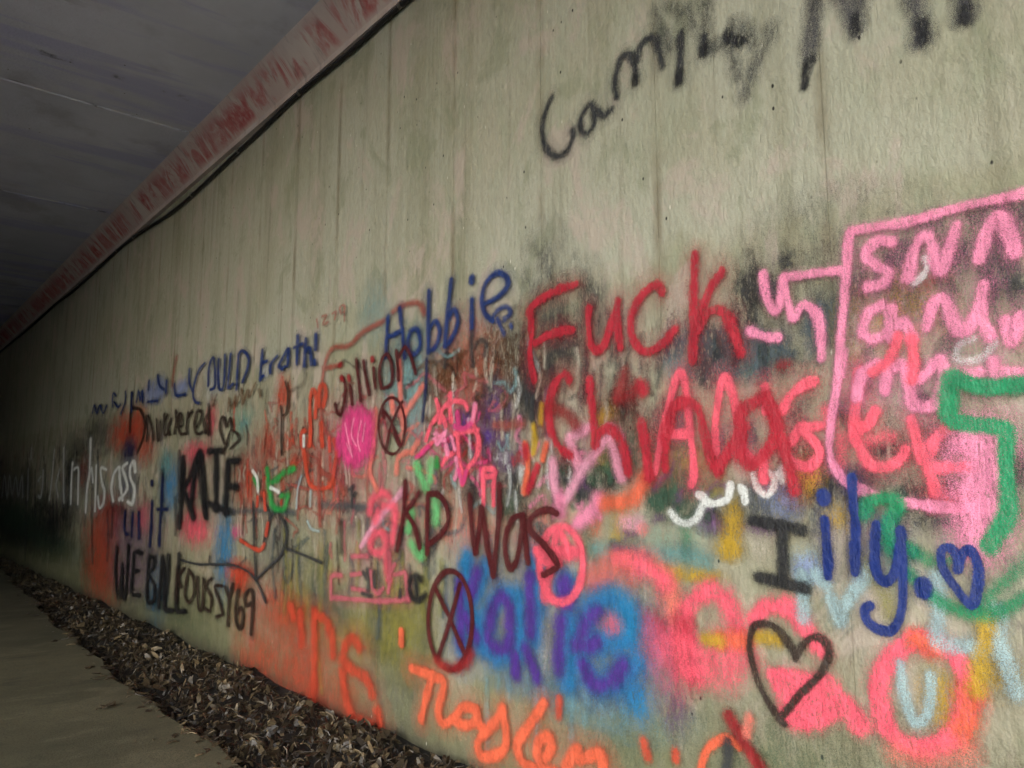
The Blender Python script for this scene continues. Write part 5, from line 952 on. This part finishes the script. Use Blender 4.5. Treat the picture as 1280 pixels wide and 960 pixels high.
    ('painted_letter', 'bright blue tail of the handwritten y', 'blue', 0.0264, 1, 0.3, 0.98, 0.06, '1131,1065 1130,1020 1130,975;1050,1069 1049,1033 1050,993;990,1073 991,1008 971,973 942,998 921,1076 921,972 931,895 958,847 994,845 1025,864 1028,894 1013,905'),
    ('paint_spot', 'bright blue dots of the handwritten letters', 'blue', 0.0428, 1, 0.3, 0.98, 0.06, '1131,1204 1131,1196;869,973 870,960'),
    ('painted_heart', 'small bright blue heart after the blue letters', 'blue', 0.0242, 1, 0.3, 0.98, 0.06, '782,1021 779,1051 797,1075 818,1065 817,1022 789,974 757,936 740,976 734,1031 748,1073 770,1058 779,1021'),
    ('painted_heart', 'large brown black heart over the pink arch', 'umber', 0.0232, 1, 0.5, 0.95, 0.3, '1244,725 1259,760 1300,804 1339,815 1378,800 1397,752 1389,682 1358,609 1321,559 1292,533;1292,558 1237,625 1176,688 1141,749 1147,787 1178,798 1212,777 1239,733'),
    ('painted_word', 'dark red words left of the pink circle', 'maroon', 0.0328, 1.17, 0.42, 0.97, 0.12, ['3379,1255 3386,1098 3441,906;3249,1202 3313,1144 3364,1107;3356,1092 3288,1036 3234,933', '3170,1194 3174,1040 3170,909;3170,1194 3088,1194 3020,1146 2999,1070 3057,1006 3164,947', '2837,1193 2817,1054 2789,935;2786,939 2760,1056 2746,1136 2710,993 2662,842;2659,846 2637,997 2623,1096 2621,1241', '2468,1113 2533,1092 2576,1021 2576,938 2544,886 2502,930 2471,1053 2464,1113 2450,1020 2435,921', '2258,1123 2310,1138 2379,1123 2424,1085 2409,1042 2341,1000 2276,948 2256,918 2284,900 2337,876']),
    ('painted_circle', 'dark maroon crossed out circle over the start of the blue name', 'maroon', 0.0308, 1.22, 0.4, 0.97, 0.1, '2808,637 2817,563 2844,494 2887,439 2941,404 3000,394 3058,411 3106,453 3140,517 3153,593 3143,674 3113,746 3066,802 3008,834 2948,839 2892,817 2847,772 2818,710 2808,637;3107,760 2980,626 2869,494;2900,785 2970,627 3071,430'),
    ('painted_stroke', 'red overspray at the foot of the crossed out circle', 'darkred', 0.0558, 1.21, 1, 0.75, 0.15, '3080,418 2958,406 2851,445 2816,492'),
    ('painted_word', 'orange red large letters fading into the wood chips', 'vermilion', 0.0843, 1.5, 0.75, 0.8, 0.3, ['4655,483 4616,429;4528,464 4509,365 4502,280', '4343,500 4328,389 4324,250 4319,122 4321,-1', '4324,474 4200,462 4127,398 4100,277', '3803,375 3875,407 3954,353 3968,272 3831,235 3710,215 3657,151', '3982,209 3939,96 3854,3 3716,-4 3587,28 3602,81']),
    ('painted_word', 'bright orange handwritten word at the bottom of the wall', 'orange', 0.0485, 1.15, 0.55, 0.95, 0.12, ['3289,348 3176,347 3098,352;3117,336 3160,241 3201,130;3111,337 3027,341 3026,289 3062,197 3023,150 2936,192', '2780,266 2875,251 2922,190 2848,181 2780,216 2772,267 2755,212 2713,191', '2594,304 2649,235 2713,182;2594,304 2571,176 2630,113 2729,80 2765,120 2713,182', '2338,380 2437,263 2503,183 2467,123 2396,118', '2340,168 2296,224 2315,256 2370,224 2379,168 2340,133 2273,133', '2221,164 2158,248 2154,211 2082,246 2035,258 2024,198']),
    ('paint_spot', 'orange dab left of the crossed out circle', 'orange', 0.0391, 1.29, 0.6, 0.95, 0.15, '3388,511 3386,448'),
    ('paint_spot', 'orange drips under the blue name', 'vermilion', 0.0338, 1.04, 0.8, 0.8, 0.15, '2250,411 2257,347;1832,351 1817,308;1695,353 1697,330'),
    ('painted_arch', 'thin orange arch at the bottom edge of the wall', 'orange', 0.028, 1, 0.5, 0.95, 0.15, '1607,309 1582,377 1542,419 1495,439 1456,427'),
    ('painted_stroke', 'dark red slash at the bottom edge of the wall', 'darkred', 0.0415, 1, 0.8, 0.95, 0.15, '1480,511 1443,463 1402,413 1356,357'),
    ('painted_stroke', 'black slash at the bottom edge of the wall', 'soot', 0.0349, 1, 0.7, 0.9, 0.15, '1490,431 1491,386 1506,326'),
    ('painted_stroke', 'short orange drip beside the dark red slash', 'coral', 0.0277, 1, 0.9, 0.8, 0.15, '1407,522 1420,477'),
    ('painted_word', 'black cursive name high on the wall under the ceiling', 'soot', 0.0296, 1.05, 0.8, 0.9, 0.4, ['2291,2918 2325,2871 2350,2810 2342,2737 2310,2676 2254,2636 2200,2642 2163,2687 2166,2720', '2054,2792 2103,2771 2119,2724 2093,2682 2059,2685 2036,2719 2054,2792;2041,2765 1986,2722 1948,2729', '1916,2771 1922,2828 1916,2869 1886,2924 1852,2921 1825,2880 1817,2797', '1810,2881 1788,2930 1743,2942 1706,2896 1688,2803', '1596,2893 1602,2812 1612,2710', '1500,2835 1497,2796 1503,2771']),
    ('painted_letter', 'black blots ending the cursive name', 'black', 0.0371, 1.01, 0.8, 0.95, 0.4, '1401,2788 1395,2767 1341,2743;1502,2790 1504,2774;1612,2730 1612,2710;1817,2805 1816,2792'),
    ('painted_stroke', 'grey overspray of the cursive name', 'soot', 0.0495, 1, 1, 0.45, 0.5, '1711,3034 1685,2947 1651,2858;1565,2976 1541,2894;1494,2988 1490,2884;1460,2778 1388,2745;1396,2756 1383,2684 1366,2625;1239,2734 1268,2683 1308,2629 1350,2546;1654,3030 1583,2970;1377,2822 1324,2767 1304,2706;1479,2949 1499,2858'),
    ('painted_letter', 'tall grey black letter legs cut by the top of the wall', 'smoke', 0.0527, 1, 1, 0.75, 0.35, '1045,2919 1070,2823 1094,2698 1113,2585;1064,2930 1019,2796 981,2695 961,2619;925,2810 958,2658 963,2601;789,2759 790,2611 782,2527 779,2482;656,2636 663,2545 666,2505'),
    ('painted_stroke', 'dark drip ends of the tall black letters', 'black', 0.0296, 1, 0.8, 0.92, 0.4, '1108,2568 1126,2543 1133,2492;962,2640 963,2595;779,2531 778,2482;665,2523 667,2488'),
]


def mm(s):
    """'y,z y,z;...' in millimetres along and up the wall -> strokes in metres"""
    return [[tuple(int(v) / 1000 for v in p.split(',')) for p in st.split()] for st in s.split(';')]


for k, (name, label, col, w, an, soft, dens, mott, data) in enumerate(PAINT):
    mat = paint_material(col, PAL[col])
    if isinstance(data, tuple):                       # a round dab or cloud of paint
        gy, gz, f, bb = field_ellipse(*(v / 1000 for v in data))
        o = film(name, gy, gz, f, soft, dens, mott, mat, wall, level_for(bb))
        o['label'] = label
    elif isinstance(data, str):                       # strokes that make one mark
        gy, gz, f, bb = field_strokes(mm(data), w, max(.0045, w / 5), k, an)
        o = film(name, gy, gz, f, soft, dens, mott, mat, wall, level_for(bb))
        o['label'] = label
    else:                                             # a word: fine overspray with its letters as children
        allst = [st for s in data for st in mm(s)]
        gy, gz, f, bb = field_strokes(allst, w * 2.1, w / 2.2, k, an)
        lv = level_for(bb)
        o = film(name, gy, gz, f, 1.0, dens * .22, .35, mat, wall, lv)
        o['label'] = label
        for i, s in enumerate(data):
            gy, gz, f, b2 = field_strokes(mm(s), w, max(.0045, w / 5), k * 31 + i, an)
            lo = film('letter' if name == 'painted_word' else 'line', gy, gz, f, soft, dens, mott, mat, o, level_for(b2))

# ------------------------------------------------------------------ cable under the beam
rubber, t, b = material('black_cable_rubber')
b.inputs['Roughness'].default_value = .45
t.put(b.inputs['Base Color'], t.mix(t.noise(t.coord(), 9), (.010, .010, .011), (.022, .021, .02)))
steel, t, b = material('dull_clip_metal')
b.inputs['Roughness'].default_value = .45
b.inputs['Metallic'].default_value = .8
t.put(b.inputs['Base Color'], t.mix(t.noise(t.coord(), 40), (.30, .29, .27), (.16, .14, .12)))
cz = [(Y0, TOP - .025), (.2, TOP - .025), (2.2, TOP - .03), (3.5, TOP - .02), (4.1, TOP - .035), (4.8, TOP - .02), (5.4, TOP - .05), (6.1, TOP - .075), (6.7, TOP - .10), (7.3, TOP - .115), (7.9, TOP - .095), (8.6, TOP - .045), (9.5, TOP - .012), (10.6, TOP - .035), (12, TOP - .05), (13.2, TOP - .02), (15.5, TOP - .04), (18.5, TOP - .015), (24, TOP - .03), (34, TOP - .03), (Y1, TOP - .03)]
cp_ = [(D - .024, y, z) for y, z in [tuple(p) for p in smooth_path(cz, 6)]]
cable = empty('wall_cable', (D, 3.5, TOP), label='black cable clipped and sagging along the top of the wall under the beam', category='cable')
cm = tube([(x - D, y - 3.5, z - TOP) for x, y, z in cp_], .016, 'cable')
obj('cable', cm, rubber, cable)
for y in (.9, 2.2, 3.5, 4.8, 5.9, 7.0, 8.9, 9.6, 11.5, 13.2, 16, 18.5):
    z = min(cp_, key=lambda p: abs(p[1] - y))[2] - TOP
    vs, fs = [], []
    for s_ in (-.014, .014):
        for q in range(9):
            a = math.pi * (.5 + q / 8)
            vs.append((-.024 + .021 * math.cos(a), y - 3.5 + s_, z + .021 * math.sin(a)))
    vs += [(-.003, y - 3.5 - .014, z + .045), (-.003, y - 3.5 + .014, z + .045)]
    fs = [(q, q + 1, q + 10, q + 9) for q in range(8)] + [(0, 9, 19, 18)]
    cmz = mesh_of('cable_clip', vs, fs)
    bm = bmesh.new()
    bm.from_mesh(cmz)
    bmesh.ops.solidify(bm, geom=bm.faces[:], thickness=.003)
    bm.to_mesh(cmz)
    bm.free()
    obj('cable_clip', cmz, steel, cable)


# ------------------------------------------------------------------ wood chips and dead leaves
def chip_material(name, cols, rough):
    m, t, b = material(name)
    oi = t.n('ShaderNodeObjectInfo')
    at = t.n('ShaderNodeAttribute', attribute_name='chip')
    v = t.math('FRACT', t.math('ADD', oi.outputs['Random'], at.outputs['Fac']))
    cr = t.n('ShaderNodeValToRGB')
    el = cr.color_ramp.elements
    while len(el) < len(cols):
        el.new(.5)
    for i, c in enumerate(cols):
        el[i].position = i / (len(cols) - 1)
        el[i].color = (*c, 1)
    t.put(cr.inputs[0], v)
    co = t.coord()
    gr = t.noise(t.scale(co, 18, 130, 60), 1, 4, .65)
    col = t.mix(t.ramp(gr, .35, .7, .55, 0), cr.outputs[0], (.03, .02, .012))
    t.put(b.inputs['Base Color'], col)
    b.inputs['Roughness'].default_value = rough
    t.put(b.inputs['Normal'], t.bump(gr, .5, .003))
    return m


chipmat = chip_material('weathered_wood_chip', [(.014, .010, .006), (.030, .022, .012), (.075, .054, .029), (.018, .013, .008), (.12, .088, .046), (.035, .023, .011), (.012, .009, .006), (.28, .21, .115), (.035, .027, .015)], .42)
leafmat = chip_material('dead_leaf', [(.035, .026, .014), (.07, .05, .024)], .6)


def chip_verts(rs, L, W):
    """an uneven bent flake, long axis along x, with real thickness"""
    n = 4
    top, bot = [], []
    bend, twist = rs.uniform(-.5, .9) * L * .45, rs.uniform(-.6, .6)
    for i in range(n):
        u = i / (n - 1) - .5
        ww = W * (.5 + .5 * math.cos(u * 2.4)) * rs.uniform(.65, 1.15) * (.55 if abs(u) > .45 else 1)
        sk = rs.uniform(-.2, .2) * W
        for s_ in (-.5, .5):
            x = u * L + rs.uniform(-.08, .08) * L
            y = s_ * ww + sk
            z = -bend * u * u * 2 + y * twist * u * 2 + rs.uniform(-.06, .06) * W
            th = rs.uniform(.05, .16) * W
            top.append((x, y, z + th / 2))
            bot.append((x * .97, y * .95, z - th / 2))
    vs = top + bot
    o_ = 2 * n
    fs = []
    for i in range(n - 1):
        a = 2 * i
        fs += [(a, a + 2, a + 3, a + 1), (o_ + a, o_ + a + 1, o_ + a + 3, o_ + a + 2), (a, o_ + a, o_ + a + 2, a + 2), (a + 1, a + 3, o_ + a + 3, o_ + a + 1)]
    fs += [(0, 1, o_ + 1, o_), (2 * n - 2, o_ + 2 * n - 2, o_ + 2 * n - 1, 2 * n - 1)]
    return vs, fs


rs = random.Random(11)
kinds = []
for i in range(16):
    L = rs.uniform(.045, .095)
    kinds.append(chip_verts(rs, L, L * rs.uniform(.22, .55)))
spots = []
for i in range(9000):
    y = 2.2 + (rs.random() ** 1.7) * 17
    e = path_edge(y)
    u = rs.random()
    x = e - .02 + (D - .02 - e + .02) * u
    if rs.random() < .02:
        x = e - abs(rs.gauss(0, .07))
    on_path = x < e
    lift = rs.random() ** 1.5 * (.035 if .2 < u < .85 else .015)
    z = .046 if on_path else bed_z(x, y) + .012 + lift
    tilt = .12 if on_path else .75
    rot = Matrix.Translation((x, y, z)) @ Matrix.Rotation(rs.uniform(0, 6.283), 4, 'Z') @ Matrix.Rotation(rs.gauss(0, tilt), 4, 'Y') @ Matrix.Rotation(rs.gauss(0, tilt), 4, 'X') @ Matrix.Scale(rs.choice((.42, .5, .6, .72, .85, 1.1)), 4)
    if x > D - .045:
        continue
    spots.append((rot, rs.randrange(16), rs.random()))
Mi = cam.matrix_basis.inverted()


def shown(s):
    v = Mi @ s[0].translation
    if v.z > -.3:
        return 0
    px, py = 961 * v.x / -v.z, 961 * v.y / -v.z
    return 1 / -v.z if abs(px) < 635 and abs(py) < 475 else 0


order = sorted(range(len(spots)), key=lambda i: -shown(spots[i]))
single = order[:300]
meshes = [mesh_of('wood_chip', v, f) for v, f in kinds]
for k, i in enumerate(single):
    mtx, kind, c = spots[i]
    o = obj('wood_chip', meshes[kind], chipmat, label='weathered brown wood chip lying in the bed between the path and the wall', category='wood chip', group='wood chips along the foot of the wall')
    o.matrix_world = mtx
V, Fc, A = [], [], []
for i in order[300:]:
    mtx, kind, c = spots[i]
    base = len(V)
    V += [mtx @ Vector(v) for v in kinds[kind][0]]
    Fc += [tuple(j + base for j in f) for f in kinds[kind][1]]
    A += [c] * len(kinds[kind][0])
cmsh = mesh_of('wood_chips', V, Fc)
at = cmsh.attributes.new('chip', 'FLOAT', 'POINT')
at.data.foreach_set('value', A)
obj('wood_chip_litter', cmsh, chipmat, kind='stuff', label='deep litter of brown wood chips running along the wall')


def leaf(loc, rz, s, label, lobes):
    n = 22
    vs = [(0, 0, .012)]
    for i in range(n):
        a = 2 * math.pi * i / n
        r = s * (.55 + .45 * abs(math.cos(a * lobes / 2)) ** .7) * (1 if math.cos(a) > 0 else .85)
        vs.append((r * math.cos(a) * 1.25, r * math.sin(a) * .8, .004 + .022 * abs(math.sin(a * 1.5 + 1)) * r / s))
    fs = [(0, i + 1, (i + 1) % n + 1) for i in range(n)]
    m = mesh_of('dead_leaf', vs, fs)
    bm = bmesh.new()
    bm.from_mesh(m)
    bmesh.ops.solidify(bm, geom=bm.faces[:], thickness=.002)
    bm.to_mesh(m)
    bm.free()
    o = obj('dead_leaf', m, leafmat, label=label, category='leaf')
    o.location = loc
    o.rotation_euler = (0, 0, rz)
    st = tube([(-s * .9, 0, .006), (-s * 1.5, .006, .012), (-s * 1.9, -.004, .008)], .0022, 'stem', 5)
    obj('stem', st, leafmat, o)


leaf((1.185, 4.74, .043), .5, .042, 'dark curled dead leaf lying alone on the concrete path', 5)
leaf((1.36, 4.66, .043), 2.4, .03, 'small dead leaf at the edge of the path beside the chips', 3)
